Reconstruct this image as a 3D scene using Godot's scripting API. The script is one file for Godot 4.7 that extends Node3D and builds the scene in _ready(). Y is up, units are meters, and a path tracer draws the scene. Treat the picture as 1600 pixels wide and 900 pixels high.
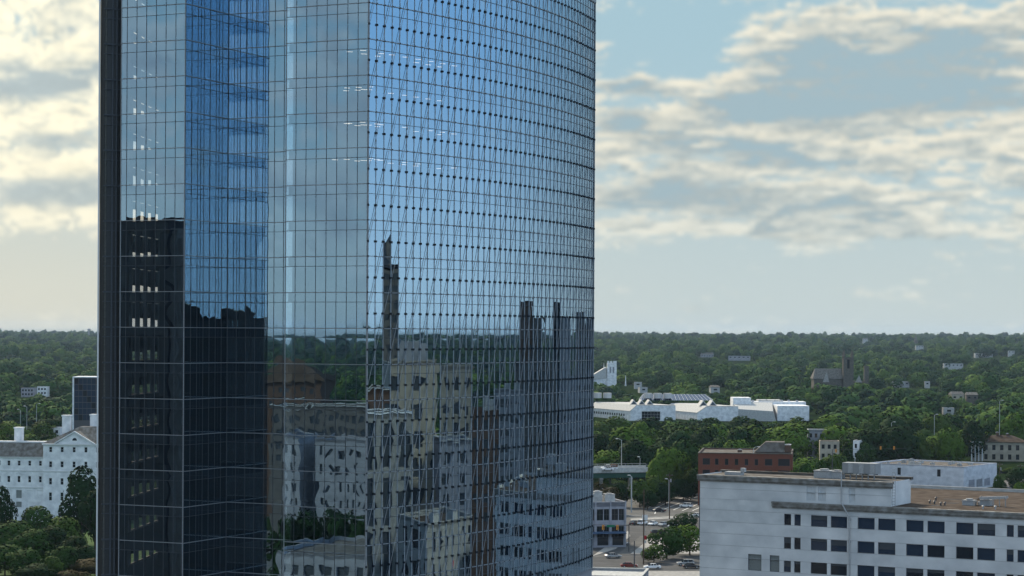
extends Node3D
# A glass office tower seen from a high window, with the wooded city behind it.
# Plan coordinates below are (x to the right, d away from the camera); world z is -d. Street level is y = 0.

const LENS := 3420.0      # focal length in pixels of the 1600 x 900 photograph
const EYE := 63.0         # camera height above the street
const ROLL := 0.0055
const HORIZON := 519.0
const FLOOR_H := 4.27
const MODULE := 1.39

var M := {}
var rng := RandomNumberGenerator.new()
var taken := {}
var window_meshes := {}


# ---------------------------------------------------------------- mesh builder
class MB:
	var v := PackedVector3Array()
	var n := PackedVector3Array()
	var ix := PackedInt32Array()

	func quad(a: Vector3, b: Vector3, c: Vector3, d: Vector3) -> void:
		var k := v.size()
		var q := (b - a).cross(c - a)
		if q.length_squared() < 1e-14:
			q = (c - a).cross(d - a)
		q = q.normalized()
		v.append(a); v.append(b); v.append(c); v.append(d)
		n.append(q); n.append(q); n.append(q); n.append(q)
		ix.append_array([k, k + 2, k + 1, k, k + 3, k + 2])

	func tri(a: Vector3, b: Vector3, c: Vector3) -> void:
		var k := v.size()
		var q := (b - a).cross(c - a).normalized()
		v.append(a); v.append(b); v.append(c)
		n.append(q); n.append(q); n.append(q)
		ix.append_array([k, k + 2, k + 1])

	func hexa(p: Array) -> void:  # eight corners: bottom 0..3 counter-clockwise seen from above, top 4..7
		quad(p[3], p[2], p[1], p[0])
		quad(p[4], p[5], p[6], p[7])
		for i in 4:
			var j := (i + 1) % 4
			quad(p[i], p[j], p[j + 4], p[i + 4])

	func box(c: Vector3, s: Vector3, b := Basis()) -> void:
		var h := s * 0.5
		var p := []
		for y in [-1, 1]:
			for q in [[-1, 1], [1, 1], [1, -1], [-1, -1]]:
				p.append(c + b * Vector3(q[0] * h.x, y * h.y, q[1] * h.z))
		hexa(p)

	func span(a: Vector3, b: Vector3) -> void:
		box((a + b) * 0.5, (b - a).abs())

	func bar(a: Vector3, b: Vector3, w: float, h: float) -> void:
		var f := b - a
		var l := f.length()
		f /= l
		var up := Vector3.UP if absf(f.y) < 0.98 else Vector3.RIGHT
		var r := f.cross(up).normalized()
		box((a + b) * 0.5, Vector3(w, h, l), Basis(r, r.cross(f).normalized(), -f))

	func tube(a: Vector3, b: Vector3, r0: float, r1: float, sides := 8, cap := true) -> void:
		var f := (b - a).normalized()
		var up := Vector3.UP if absf(f.y) < 0.9 else Vector3.RIGHT
		var x := f.cross(up).normalized()
		var y := x.cross(f).normalized()
		for i in sides:
			var t0 := TAU * i / sides
			var t1 := TAU * (i + 1) / sides
			var d0 := x * cos(t0) + y * sin(t0)
			var d1 := x * cos(t1) + y * sin(t1)
			quad(a + d1 * r0, a + d0 * r0, b + d0 * r1, b + d1 * r1)
			if cap:
				tri(b, b + d1 * r1, b + d0 * r1)
				tri(a, a + d0 * r0, a + d1 * r0)

	func prism(poly: PackedVector2Array, y0: float, y1: float) -> void:  # poly in (x, d)
		var p := poly
		if Geometry2D.is_polygon_clockwise(p):
			p = p.duplicate()
			p.reverse()
		for i in p.size():
			var a := p[i]
			var b := p[(i + 1) % p.size()]
			quad(Vector3(a.x, y0, -a.y), Vector3(b.x, y0, -b.y), Vector3(b.x, y1, -b.y), Vector3(a.x, y1, -a.y))
		var t := Geometry2D.triangulate_polygon(p)
		for i in range(0, t.size(), 3):
			var a := p[t[i]]
			var b := p[t[i + 1]]
			var c := p[t[i + 2]]
			if (b - a).cross(c - a) < 0.0:
				var w := b
				b = c
				c = w
			tri(Vector3(a.x, y1, -a.y), Vector3(b.x, y1, -b.y), Vector3(c.x, y1, -c.y))
			tri(Vector3(a.x, y0, -a.y), Vector3(c.x, y0, -c.y), Vector3(b.x, y0, -b.y))

	func sheet(poly: PackedVector2Array, y: float) -> void:
		prism(poly, y - 0.3, y)

	func loft(rings: Array) -> void:  # rings of equal size, each running counter-clockwise seen from the far end
		var m: int = rings[0].size()
		for k in rings.size() - 1:
			for i in m:
				var j := (i + 1) % m
				quad(rings[k][i], rings[k][j], rings[k + 1][j], rings[k + 1][i])
		for i in range(1, m - 1):
			tri(rings[0][0], rings[0][i + 1], rings[0][i])
			tri(rings[-1][0], rings[-1][i], rings[-1][i + 1])

	func ball(c: Vector3, r: Vector3, rows := 5, cols := 8) -> void:
		for i in rows:
			for j in cols:
				var p := []
				for q in [[i, j], [i, j + 1], [i + 1, j + 1], [i + 1, j]]:
					var t: float = -PI / 2 + PI * q[0] / rows
					var u: float = TAU * q[1] / cols
					p.append(c + Vector3(r.x * cos(t) * cos(u), r.y * sin(t), -r.z * cos(t) * sin(u)))
				quad(p[0], p[1], p[2], p[3])

	# A wall of size w x h with rectangular holes. o: lower left corner seen from outside, u: unit to the right.
	func wall(o: Vector3, u: Vector3, w: float, h: float, holes: Array, reveal: float) -> void:
		var nrm := u.cross(Vector3.UP)
		var xs := [0.0, w]
		var ys := [0.0, h]
		for r in holes:
			for q in [r.position.x, r.end.x]:
				if q > 0.0 and q < w and not xs.has(q):
					xs.append(q)
			for q in [r.position.y, r.end.y]:
				if q > 0.0 and q < h and not ys.has(q):
					ys.append(q)
		xs.sort()
		ys.sort()
		for j in ys.size() - 1:
			var start := -1.0
			for i in xs.size():
				var solid := false
				if i < xs.size() - 1:
					var mid := Vector2((xs[i] + xs[i + 1]) * 0.5, (ys[j] + ys[j + 1]) * 0.5)
					solid = true
					for r in holes:
						if r.has_point(mid):
							solid = false
							break
				if solid and start < 0.0:
					start = xs[i]
				elif not solid and start >= 0.0:
					quad(o + u * start + Vector3.UP * ys[j], o + u * xs[i] + Vector3.UP * ys[j], o + u * xs[i] + Vector3.UP * ys[j + 1], o + u * start + Vector3.UP * ys[j + 1])
					start = -1.0
		for r in holes:
			var a: Vector3 = o + u * r.position.x + Vector3.UP * maxf(r.position.y, 0.0)
			var b: Vector3 = o + u * r.end.x + Vector3.UP * maxf(r.position.y, 0.0)
			var c: Vector3 = o + u * r.end.x + Vector3.UP * minf(r.end.y, h)
			var d: Vector3 = o + u * r.position.x + Vector3.UP * minf(r.end.y, h)
			var i := -nrm * reveal
			quad(a, b, b + i, a + i)
			quad(d + i, c + i, c, d)
			quad(a + i, d + i, d, a)
			quad(b, c, c + i, b + i)


func mesh_of(mb: MB) -> ArrayMesh:
	var a := []
	a.resize(Mesh.ARRAY_MAX)
	a[Mesh.ARRAY_VERTEX] = mb.v
	a[Mesh.ARRAY_NORMAL] = mb.n
	a[Mesh.ARRAY_INDEX] = mb.ix
	var m := ArrayMesh.new()
	m.add_surface_from_arrays(Mesh.PRIMITIVE_TRIANGLES, a)
	return m


func numbered(called: String) -> String:
	var k: int = taken.get(called, 0)
	taken[called] = k + 1
	return called if k == 0 else "%s_%03d" % [called, k]


func tag(o: Node, label: String, category: String, group := "") -> Node:
	o.set_meta("label", label)
	o.set_meta("category", category)
	if group:
		o.set_meta("group", group)
	return o


func thing(called: String, label: String, category: String, where := Vector3.ZERO, turn := 0.0, group := "") -> Node3D:
	var o := Node3D.new()
	o.name = numbered(called)
	add_child(o)
	o.position = where
	o.rotation.y = turn
	tag(o, label, category, group)
	return o


func part(called: String, mb, m: Material, parent: Node, where := Transform3D()) -> MeshInstance3D:
	var o := MeshInstance3D.new()
	o.mesh = mesh_of(mb) if mb is MB else mb
	o.material_override = m
	o.name = called if parent != self else numbered(called)
	parent.add_child(o, true)
	o.transform = where
	return o


func structure(called: String, mb: MB, m: Material, parent: Node = self) -> MeshInstance3D:
	var o := part(called, mb, m, parent)
	o.set_meta("kind", "structure")
	return o


# ---------------------------------------------------------------- surveying
func at(px: float, py: float, d: float) -> Vector3:
	var x := px - 800.0
	var y := py - HORIZON
	return Vector3((x + ROLL * y) / LENS * d, EYE - (y - ROLL * x) / LENS * d, -d)


func depth_on(px: float, py: float, h := 0.0) -> float:
	return (EYE - h) * LENS / (py - HORIZON - ROLL * (px - 800.0))


func on_ground(px: float, py: float, h := 0.0) -> Vector3:
	return at(px, py, depth_on(px, py, h))


func flat2(p: Vector3) -> Vector2:
	return Vector2(p.x, -p.z)


func sm(a: float, b: float, x: float) -> float:
	return smoothstep(a, b, x)


var relief := FastNoiseLite.new()

func ground_height(x: float, d: float) -> float:
	var r := sqrt(x * x + d * d)
	if r < 1000.0:
		return 0.0
	var k := (r - 1000.0) / 6000.0
	var h := 40.0 * pow(minf(k, 1.0), 1.05)
	h += relief.get_noise_2d(x, d) * 9.0 * sm(1000.0, 3500.0, r)
	var az := rad_to_deg(atan2(x, d))
	h += 3.0 * sm(6500.0, 10500.0, r) - 7.0 * sm(-5.0, -10.0, az) * sm(1500.0, 3500.0, r)
	return h


# ---------------------------------------------------------------- materials
func noise_texture(seed_: int, freq: float, lo: Color, hi: Color, size := 512, octaves := 5) -> ImageTexture:
	var n := FastNoiseLite.new()
	n.seed = seed_
	n.frequency = freq
	n.fractal_octaves = octaves
	var g := n.get_seamless_image(size, size)
	g.convert(Image.FORMAT_L8)
	var data := g.get_data()
	var out := PackedByteArray()
	out.resize(size * size * 3)
	var ramp := PackedByteArray()
	for i in 256:
		var c := lo.lerp(hi, i / 255.0)
		ramp.append_array([int(c.r * 255), int(c.g * 255), int(c.b * 255)])
	for i in size * size:
		var k := data[i] * 3
		out[i * 3] = ramp[k]
		out[i * 3 + 1] = ramp[k + 1]
		out[i * 3 + 2] = ramp[k + 2]
	return ImageTexture.create_from_image(Image.create_from_data(size, size, false, Image.FORMAT_RGB8, out))


func mat(key: String, r: float, g: float, b: float, rough := 0.85, tex: Texture2D = null, scale_ := 0.1, metal := 0.0) -> StandardMaterial3D:
	var m := StandardMaterial3D.new()
	m.resource_name = key
	m.albedo_color = Color(r, g, b).linear_to_srgb()
	m.roughness = rough
	m.metallic = metal
	if tex:
		m.albedo_texture = tex
		m.uv1_triplanar = true
		m.uv1_world_triplanar = true
		m.uv1_scale = Vector3.ONE * scale_
	m.metallic_specular = 0.5 if rough < 0.6 else (0.0 if r + g + b < 0.12 else 0.2)
	M[key] = m
	return m


func make_materials() -> void:
	var grain := noise_texture(3, 0.02, Color(0.80, 0.80, 0.80), Color(1, 1, 1), 512, 6)
	var blotch := noise_texture(8, 0.008, Color(0.80, 0.81, 0.82), Color(1, 1, 1), 512, 6)
	var rusty := noise_texture(14, 0.012, Color(0.55, 0.5, 0.46), Color(1, 1, 1), 512, 5)
	var leafy := noise_texture(21, 0.02, Color(0.55, 0.6, 0.5), Color(1, 1, 1), 256, 4)
	var white := Image.create(4, 4, false, Image.FORMAT_RGBA8)
	white.fill(Color.WHITE)
	# tower glass: a metal-oxide coated pane, part mirror, part clear
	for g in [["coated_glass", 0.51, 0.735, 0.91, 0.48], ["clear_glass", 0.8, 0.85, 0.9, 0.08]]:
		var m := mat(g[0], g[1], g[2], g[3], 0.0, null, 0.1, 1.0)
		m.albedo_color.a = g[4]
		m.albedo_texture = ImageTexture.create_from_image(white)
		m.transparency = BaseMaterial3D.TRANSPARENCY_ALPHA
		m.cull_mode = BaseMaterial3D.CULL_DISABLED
	mat("alu", 0.27, 0.29, 0.31, 0.5, grain, 0.4, 0.2)
	mat("alu_dark", 0.075, 0.085, 0.098, 0.65, grain, 0.4)
	mat("fin_metal", 0.46, 0.49, 0.52, 0.4, grain, 0.4, 0.15)
	mat("bracket", 0.022, 0.024, 0.03, 0.6)
	mat("alu_light", 0.62, 0.63, 0.62, 0.5)
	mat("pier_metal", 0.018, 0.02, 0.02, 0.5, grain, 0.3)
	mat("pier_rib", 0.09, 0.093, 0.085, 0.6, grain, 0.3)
	mat("interior", 0.012, 0.016, 0.02, 0.9)
	mat("ceiling", 0.016, 0.020, 0.026, 0.9)
	var lamp := mat("office_light", 0.9, 0.9, 0.85, 0.6)
	lamp.emission_enabled = true
	lamp.emission = Color(1.0, 0.96, 0.88)
	lamp.emission_energy_multiplier = 0.9
	mat("pane", 0.012, 0.016, 0.022, 0.04)
	mat("pane_blue", 0.02, 0.035, 0.06, 0.04)
	mat("pane_soft", 0.05, 0.06, 0.072, 0.25)
	mat("blind", 0.26, 0.28, 0.27, 0.7, grain, 0.6)
	mat("blind_dark", 0.055, 0.065, 0.075, 0.3)
	mat("frame_white", 0.62, 0.63, 0.63, 0.6)
	mat("frame_dark", 0.06, 0.06, 0.065, 0.5)
	mat("stone_white", 0.82, 0.825, 0.82, 0.85, blotch, 0.045)
	mat("stone_white_b", 0.785, 0.795, 0.79, 0.85, blotch, 0.06)
	mat("cornice", 0.40, 0.415, 0.41, 0.85, rusty, 0.12)
	mat("joint", 0.36, 0.37, 0.37, 0.9)
	mat("roof_brown", 0.105, 0.083, 0.068, 0.95, rusty, 0.05)
	mat("roof_gray", 0.185, 0.182, 0.175, 0.95, rusty, 0.05)
	mat("roof_dark", 0.09, 0.09, 0.095, 0.95, rusty, 0.05)
	mat("roof_white", 0.52, 0.53, 0.52, 0.8, grain, 0.08)
	mat("slate", 0.22, 0.23, 0.225, 0.9, rusty, 0.09)
	mat("paint_white", 0.86, 0.87, 0.88, 0.8, blotch, 0.07)
	mat("paint_worn", 0.72, 0.74, 0.80, 0.85, blotch, 0.08)
	mat("house_pale", 0.48, 0.49, 0.49, 0.9, blotch, 0.1)
	mat("brick", 0.19, 0.072, 0.048, 0.9, grain, 0.3)
	mat("brick_brown", 0.15, 0.095, 0.07, 0.9, grain, 0.3)
	mat("beige", 0.46, 0.41, 0.33, 0.9, blotch, 0.06)
	mat("gray_stone", 0.33, 0.34, 0.37, 0.9, blotch, 0.08)
	mat("lavender_stone", 0.36, 0.37, 0.42, 0.9, blotch, 0.08)
	mat("dark_stone", 0.16, 0.15, 0.14, 0.9, blotch, 0.08)
	mat("dark_tower", 0.024, 0.030, 0.038, 0.8, blotch, 0.05)
	mat("church_stone", 0.13, 0.12, 0.105, 0.9, blotch, 0.1)
	mat("asphalt", 0.085, 0.087, 0.09, 0.95, blotch, 0.03)
	mat("asphalt_old", 0.125, 0.125, 0.122, 0.95, blotch, 0.03)
	mat("concrete", 0.36, 0.355, 0.34, 0.95, grain, 0.06)
	mat("concrete_pale", 0.60, 0.60, 0.58, 0.9, grain, 0.06)
	mat("line_white", 0.7, 0.7, 0.68, 0.9)
	mat("earth", 0.026, 0.044, 0.018, 1.0, leafy, 0.02)
	mat("lawn", 0.06, 0.12, 0.03, 1.0, leafy, 0.06)
	mat("steel", 0.30, 0.31, 0.32, 0.5, null, 0.1, 0.3)
	mat("galvanised", 0.50, 0.51, 0.52, 0.55, grain, 0.4, 0.2)
	mat("wood_pole", 0.085, 0.06, 0.045, 0.95)
	mat("green_steel", 0.035, 0.085, 0.065, 0.6)
	mat("signal_yellow", 0.62, 0.27, 0.03, 0.6)
	mat("sign_green", 0.02, 0.16, 0.09, 0.6)
	mat("sign_red", 0.45, 0.03, 0.04, 0.6)
	mat("tyre", 0.02, 0.02, 0.02, 0.9)
	mat("car_white", 0.78, 0.79, 0.80, 0.25)
	mat("car_silver", 0.45, 0.47, 0.49, 0.25, null, 0.1, 0.5)
	mat("car_dark", 0.025, 0.028, 0.035, 0.25)
	mat("car_red", 0.16, 0.018, 0.015, 0.25)
	mat("car_blue", 0.05, 0.09, 0.16, 0.25)
	mat("cargo_brown", 0.13, 0.07, 0.05, 0.8)
	mat("bark", 0.055, 0.045, 0.036, 1.0)
	mat("awning_red", 0.30, 0.02, 0.03, 0.8)
	mat("solar_blue", 0.02, 0.045, 0.10, 0.12)
	for g in [["leaf_mid", 0.044, 0.092, 0.025], ["leaf_dark", 0.022, 0.052, 0.020], ["leaf_olive", 0.074, 0.122, 0.028], ["leaf_bright", 0.105, 0.178, 0.030], ["leaf_blue", 0.028, 0.066, 0.028], ["leaf_rust", 0.070, 0.056, 0.026]]:
		var m := mat(g[0], g[1], g[2], g[3], 0.75, leafy, 0.35)
		m.metallic_specular = 0.08
		m.cull_mode = BaseMaterial3D.CULL_DISABLED
	var fm := mat("leaf_forest", 1.0, 1.0, 1.0, 0.8)
	fm.metallic_specular = 0.08
	fm.vertex_color_use_as_albedo = true
	fm.cull_mode = BaseMaterial3D.CULL_DISABLED


# ---------------------------------------------------------------- sky
var cloud_a := FastNoiseLite.new()
var cloud_b := FastNoiseLite.new()
var cloud_c := FastNoiseLite.new()
# cloud banks in front: centre and reach in degrees (azimuth, elevation), how much cloud, how much shade
var banks := []

func bank(px: float, py: float, rx: float, ry: float, more: float, shade := 0.0) -> void:
	var az := rad_to_deg(atan((px - 800.0) / LENS))
	var el := rad_to_deg(atan((HORIZON - py) / LENS))
	banks.append([az, el, rx / 59.7, ry / 59.7, more, shade])


func sky_color(az: float, el: float) -> Color:
	var ea := deg_to_rad(el)
	var aa := deg_to_rad(az)
	var dir := Vector3(sin(aa) * cos(ea), sin(ea), -cos(aa) * cos(ea))
	# clear air
	var away := sm(14.0, 70.0, absf(az)) if az > 0.0 else sm(110.0, 165.0, -az)
	var low := Color(0.52, 0.585, 0.575).lerp(Color(0.66, 0.64, 0.53), sm(6.0, -14.0, az) * (1.0 - sm(20.0, 60.0, -az)))
	low = low.lerp(Color(0.68, 0.79, 0.86), away)
	var mid := Color(0.35, 0.51, 0.585).lerp(Color(0.33, 0.56, 0.84), away)
	var top := Color(0.34, 0.42, 0.53)
	var c := low.lerp(mid, sm(-1.0, 8.5, el)).lerp(top, sm(9.0, 50.0, el))
	# clouds
	var p := dir * 57.3
	p.y *= lerpf(2.0, 4.4, sm(-9.0, 1.0, az) * (1.0 - sm(60.0, 120.0, az)))
	var w := cloud_b.get_noise_3dv(p * 0.45)
	var q := p + Vector3(w, 0.5 * w, -w) * 1.6
	var d := cloud_a.get_noise_3dv(q * 0.30)
	var fine := cloud_c.get_noise_3dv(q * lerpf(1.3, 1.9, sm(-4.0, -10.0, az) * (1.0 - sm(30.0, 60.0, -az))))
	var more := 0.10
	more = lerpf(more, -0.42, sm(15.0, 45.0, az))
	more = lerpf(more, 0.24, sm(-14.0, -60.0, az))
	more = lerpf(more, -0.30, sm(140.0, 170.0, absf(az)))
	more = lerpf(more, -0.02, sm(14.0, 40.0, el))
	more -= 0.25 * sm(3.0, 0.0, el)
	var shade := 0.0
	if absf(az) < 30.0 and el < 14.0:
		for b in banks:
			var u: float = (az - b[0]) / b[2]
			var v: float = (el - b[1]) / b[3]
			var g := u * u + v * v
			if g < 6.0:
				var k := exp(-g)
				more += b[4] * k
				shade += b[5] * k
	var dens := d * 0.80 + fine * 0.32 + more
	var cov := sm(-0.10, 0.36, dens + maxf(shade, 0.0) * 0.6)
	var core := sm(0.10, 1.0, dens + shade)
	# the side of each billow that looks up to the sun is bright, its base is grey
	var above := cloud_a.get_noise_3dv((q + Vector3(0, 0.75, 0)) * 0.30)
	var g2 := cloud_c.get_noise_3dv(q * 0.55 + Vector3(31, 7, 3))
	var lit := clampf(0.80 + (d - above) * 1.5 - 0.85 * core + fine * lerpf(0.35, 0.75, sm(-4.0, -10.0, az)) + g2 * 0.30, 0.0, 1.0) * (1.0 - 0.85 * clampf(shade * 2.2, 0.0, 1.0))
	var toward := sm(40.0, 6.0, Vector2(az + 12.0, el - 12.0).length())
	var bright := Color(0.52, 0.58, 0.62).lerp(Color(0.80, 0.755, 0.62), sm(30.0, 12.0, absf(az))).lerp(Color(1.0, 0.93, 0.70), sm(2.0, -12.0, az) * toward)
	var grey := Color(0.275, 0.36, 0.40).lerp(Color(0.36, 0.42, 0.49), sm(-40.0, -90.0, az)).lerp(Color(0.42, 0.485, 0.49), sm(0.0, -10.0, az) * toward)
	grey = grey.lerp(low * 0.88, 0.4 * sm(5.0, 0.0, el))
	bright = bright.lerp(low * 1.10, 0.55 * sm(6.0, 1.0, el))
	c = c.lerp(grey.lerp(bright, lit) * (1.0 + 0.10 * g2 + 0.06 * fine), cov * 0.94)
	# brightening round the veiled sun, above the frame to the left
	var sun := Vector2((az + 22.0) * cos(ea), el - 34.0).length()
	c = c * (1.0 + 0.9 * exp(-sun * sun / 260.0))
	var front := sm(70.0, 16.0, absf(az)) * sm(45.0, 12.0, el)
	c = c * lerpf(1.07, 0.71, front) * (1.0 - 0.22 * sm(-60.0, -100.0, az) * sm(-165.0, -140.0, az))  # sky outside the view made brighter, added light for the shaded walls
	return Color(c.r, c.g, c.b)


func make_sky() -> ImageTexture:
	for k in [[cloud_a, 41, 6, 0.52], [cloud_b, 17, 3, 0.5], [cloud_c, 5, 4, 0.55]]:
		k[0].noise_type = FastNoiseLite.TYPE_SIMPLEX_SMOOTH
		k[0].seed = k[1]
		k[0].frequency = 1.0
		k[0].fractal_octaves = k[2]
		k[0].fractal_gain = k[3]
	# right of the tower
	bank(1010, 60, 120, 75, -0.65)
	bank(1090, 95, 70, 45, -0.55)
	bank(985, 135, 75, 16, 0.50, 0.12)
	bank(1290, 120, 250, 55, 0.55)
	bank(1440, 60, 220, 40, 0.40, -0.1)
	bank(1405, 118, 140, 40, 0.95, 0.45)
	bank(1130, 110, 90, 30, 0.30, -0.15)
	bank(1010, 195, 110, 30, 0.50, 0.0)
	bank(975, 190, 30, 20, 0.1, 0.35)
	bank(1150, 150, 90, 22, 0.35)
	bank(1250, 172, 120, 20, 0.65, 0.5)
	bank(1330, 205, 200, 25, 0.36, -0.12)
	bank(1560, 110, 60, 40, 0.35, -0.1)
	bank(1560, 165, 90, 20, 0.20, 0.3)
	bank(1500, 235, 200, 25, 0.30, -0.12)
	bank(1180, 240, 140, 22, 0.4, 0.25)
	bank(1060, 305, 150, 22, 0.45, 0.35)
	bank(1130, 270, 160, 12, 0.30, -0.1)
	bank(1090, 355, 170, 14, 0.42, -0.3)
	bank(1350, 310, 200, 22, 0.25, -0.1)
	bank(1300, 350, 150, 25, 0.20, 0.2)
	bank(1500, 330, 200, 30, 0.2, -0.05)
	bank(1250, 430, 500, 45, -0.30, -0.3)
	# left of the tower
	bank(60, 40, 170, 70, 0.45, -0.25)
	bank(100, 150, 150, 60, 0.40, -0.35)
	bank(30, 60, 30, 25, -0.3, 0.3)
	bank(60, 145, 70, 22, 0.4, 0.5)
	bank(70, 200, 120, 22, 0.35, -0.4)
	bank(100, 225, 90, 18, 0.15, 0.45)
	bank(40, 262, 90, 20, 0.45, -0.45)
	bank(80, 310, 150, 25, 0.1, 0.45)
	bank(90, 345, 130, 10, 0.25, -0.5)
	bank(80, 430, 200, 60, -0.35, -0.3)
	var small := Image.create(1024, 512, false, Image.FORMAT_RGBF)
	small.fill(Color(0.3, 0.33, 0.32))
	for y in 262:
		for x in 1024:
			var az := (x + 0.5) * 360.0 / 1024.0
			small.set_pixel(x, y, sky_color(az - 360.0 if az > 180.0 else az, 90.0 - (y + 0.5) * 180.0 / 512.0))
	small.resize(4096, 2048, Image.INTERPOLATE_CUBIC)
	for y in range(860, 1040):
		var el := 90.0 - (y + 0.5) * 180.0 / 2048.0
		for x in range(-300, 700):
			var az := (x + 0.5) * 360.0 / 4096.0
			small.set_pixel(posmod(x, 4096), y, sky_color(az, el))
	return ImageTexture.create_from_image(small)


# ---------------------------------------------------------------- the glass tower
const RADIUS := 146.0
const HEAD0 := 0.88139   # heading of the curved face at its corner (50.5 degrees)
const COLUMNS := 46
const TOP_LINE := 97.5   # height of one of the floor lines; the others lie FLOOR_H apart
const SPANDREL := 1.15
var corner := Vector2(-17.1, 258.0)
var along := Vector2(-0.9063, 0.4226)   # the flat faces run back to the left
var outward := Vector2(-0.4226, -0.9063)

func arc(s: float) -> Vector2:
	var h := HEAD0 + s / RADIUS
	return corner + RADIUS * Vector2(sin(h) - sin(HEAD0), cos(HEAD0) - cos(h))


func w3(p: Vector2, y: float) -> Vector3:
	return Vector3(p.x, y, -p.y)


# One pane: a grid whose normals carry the slight roll and pillow of heat-strengthened glass.
func pane_grid(mb: MB, a: Vector2, b: Vector2, y0: float, y1: float, nx: int, ny: int, bend: float) -> void:
	var u := w3(b - a, 0.0)
	var ul := u.length()
	u /= ul
	var nrm := u.cross(Vector3.UP)
	var tx := rng.randfn(0.0, 0.00028) * bend
	var ty := rng.randfn(0.0, 0.00030) * bend
	var px := rng.randfn(0.0, 0.0005) * bend
	var py := rng.randfn(0.0005, 0.0006) * bend
	var wv := rng.randfn(0.0, 0.0006) * bend
	var ph := rng.randf() * TAU
	var k := mb.v.size()
	for j in ny + 1:
		for i in nx + 1:
			var s := float(i) / nx
			var t := float(j) / ny
			mb.v.append(w3(a, lerpf(y0, y1, t)) + u * ul * s)
			var gx := tx + px * (2.0 * s - 1.0) + wv * sin(ph + t * 5.0)
			var gy := ty + py * (2.0 * t - 1.0) + wv * cos(ph + s * 3.0 + t * 4.0)
			mb.n.append((nrm + u * gx + Vector3.UP * gy).normalized())
	for j in ny:
		for i in nx:
			var q := k + j * (nx + 1) + i
			mb.ix.append_array([q, q + nx + 2, q + 1, q, q + nx + 1, q + nx + 2])


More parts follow.
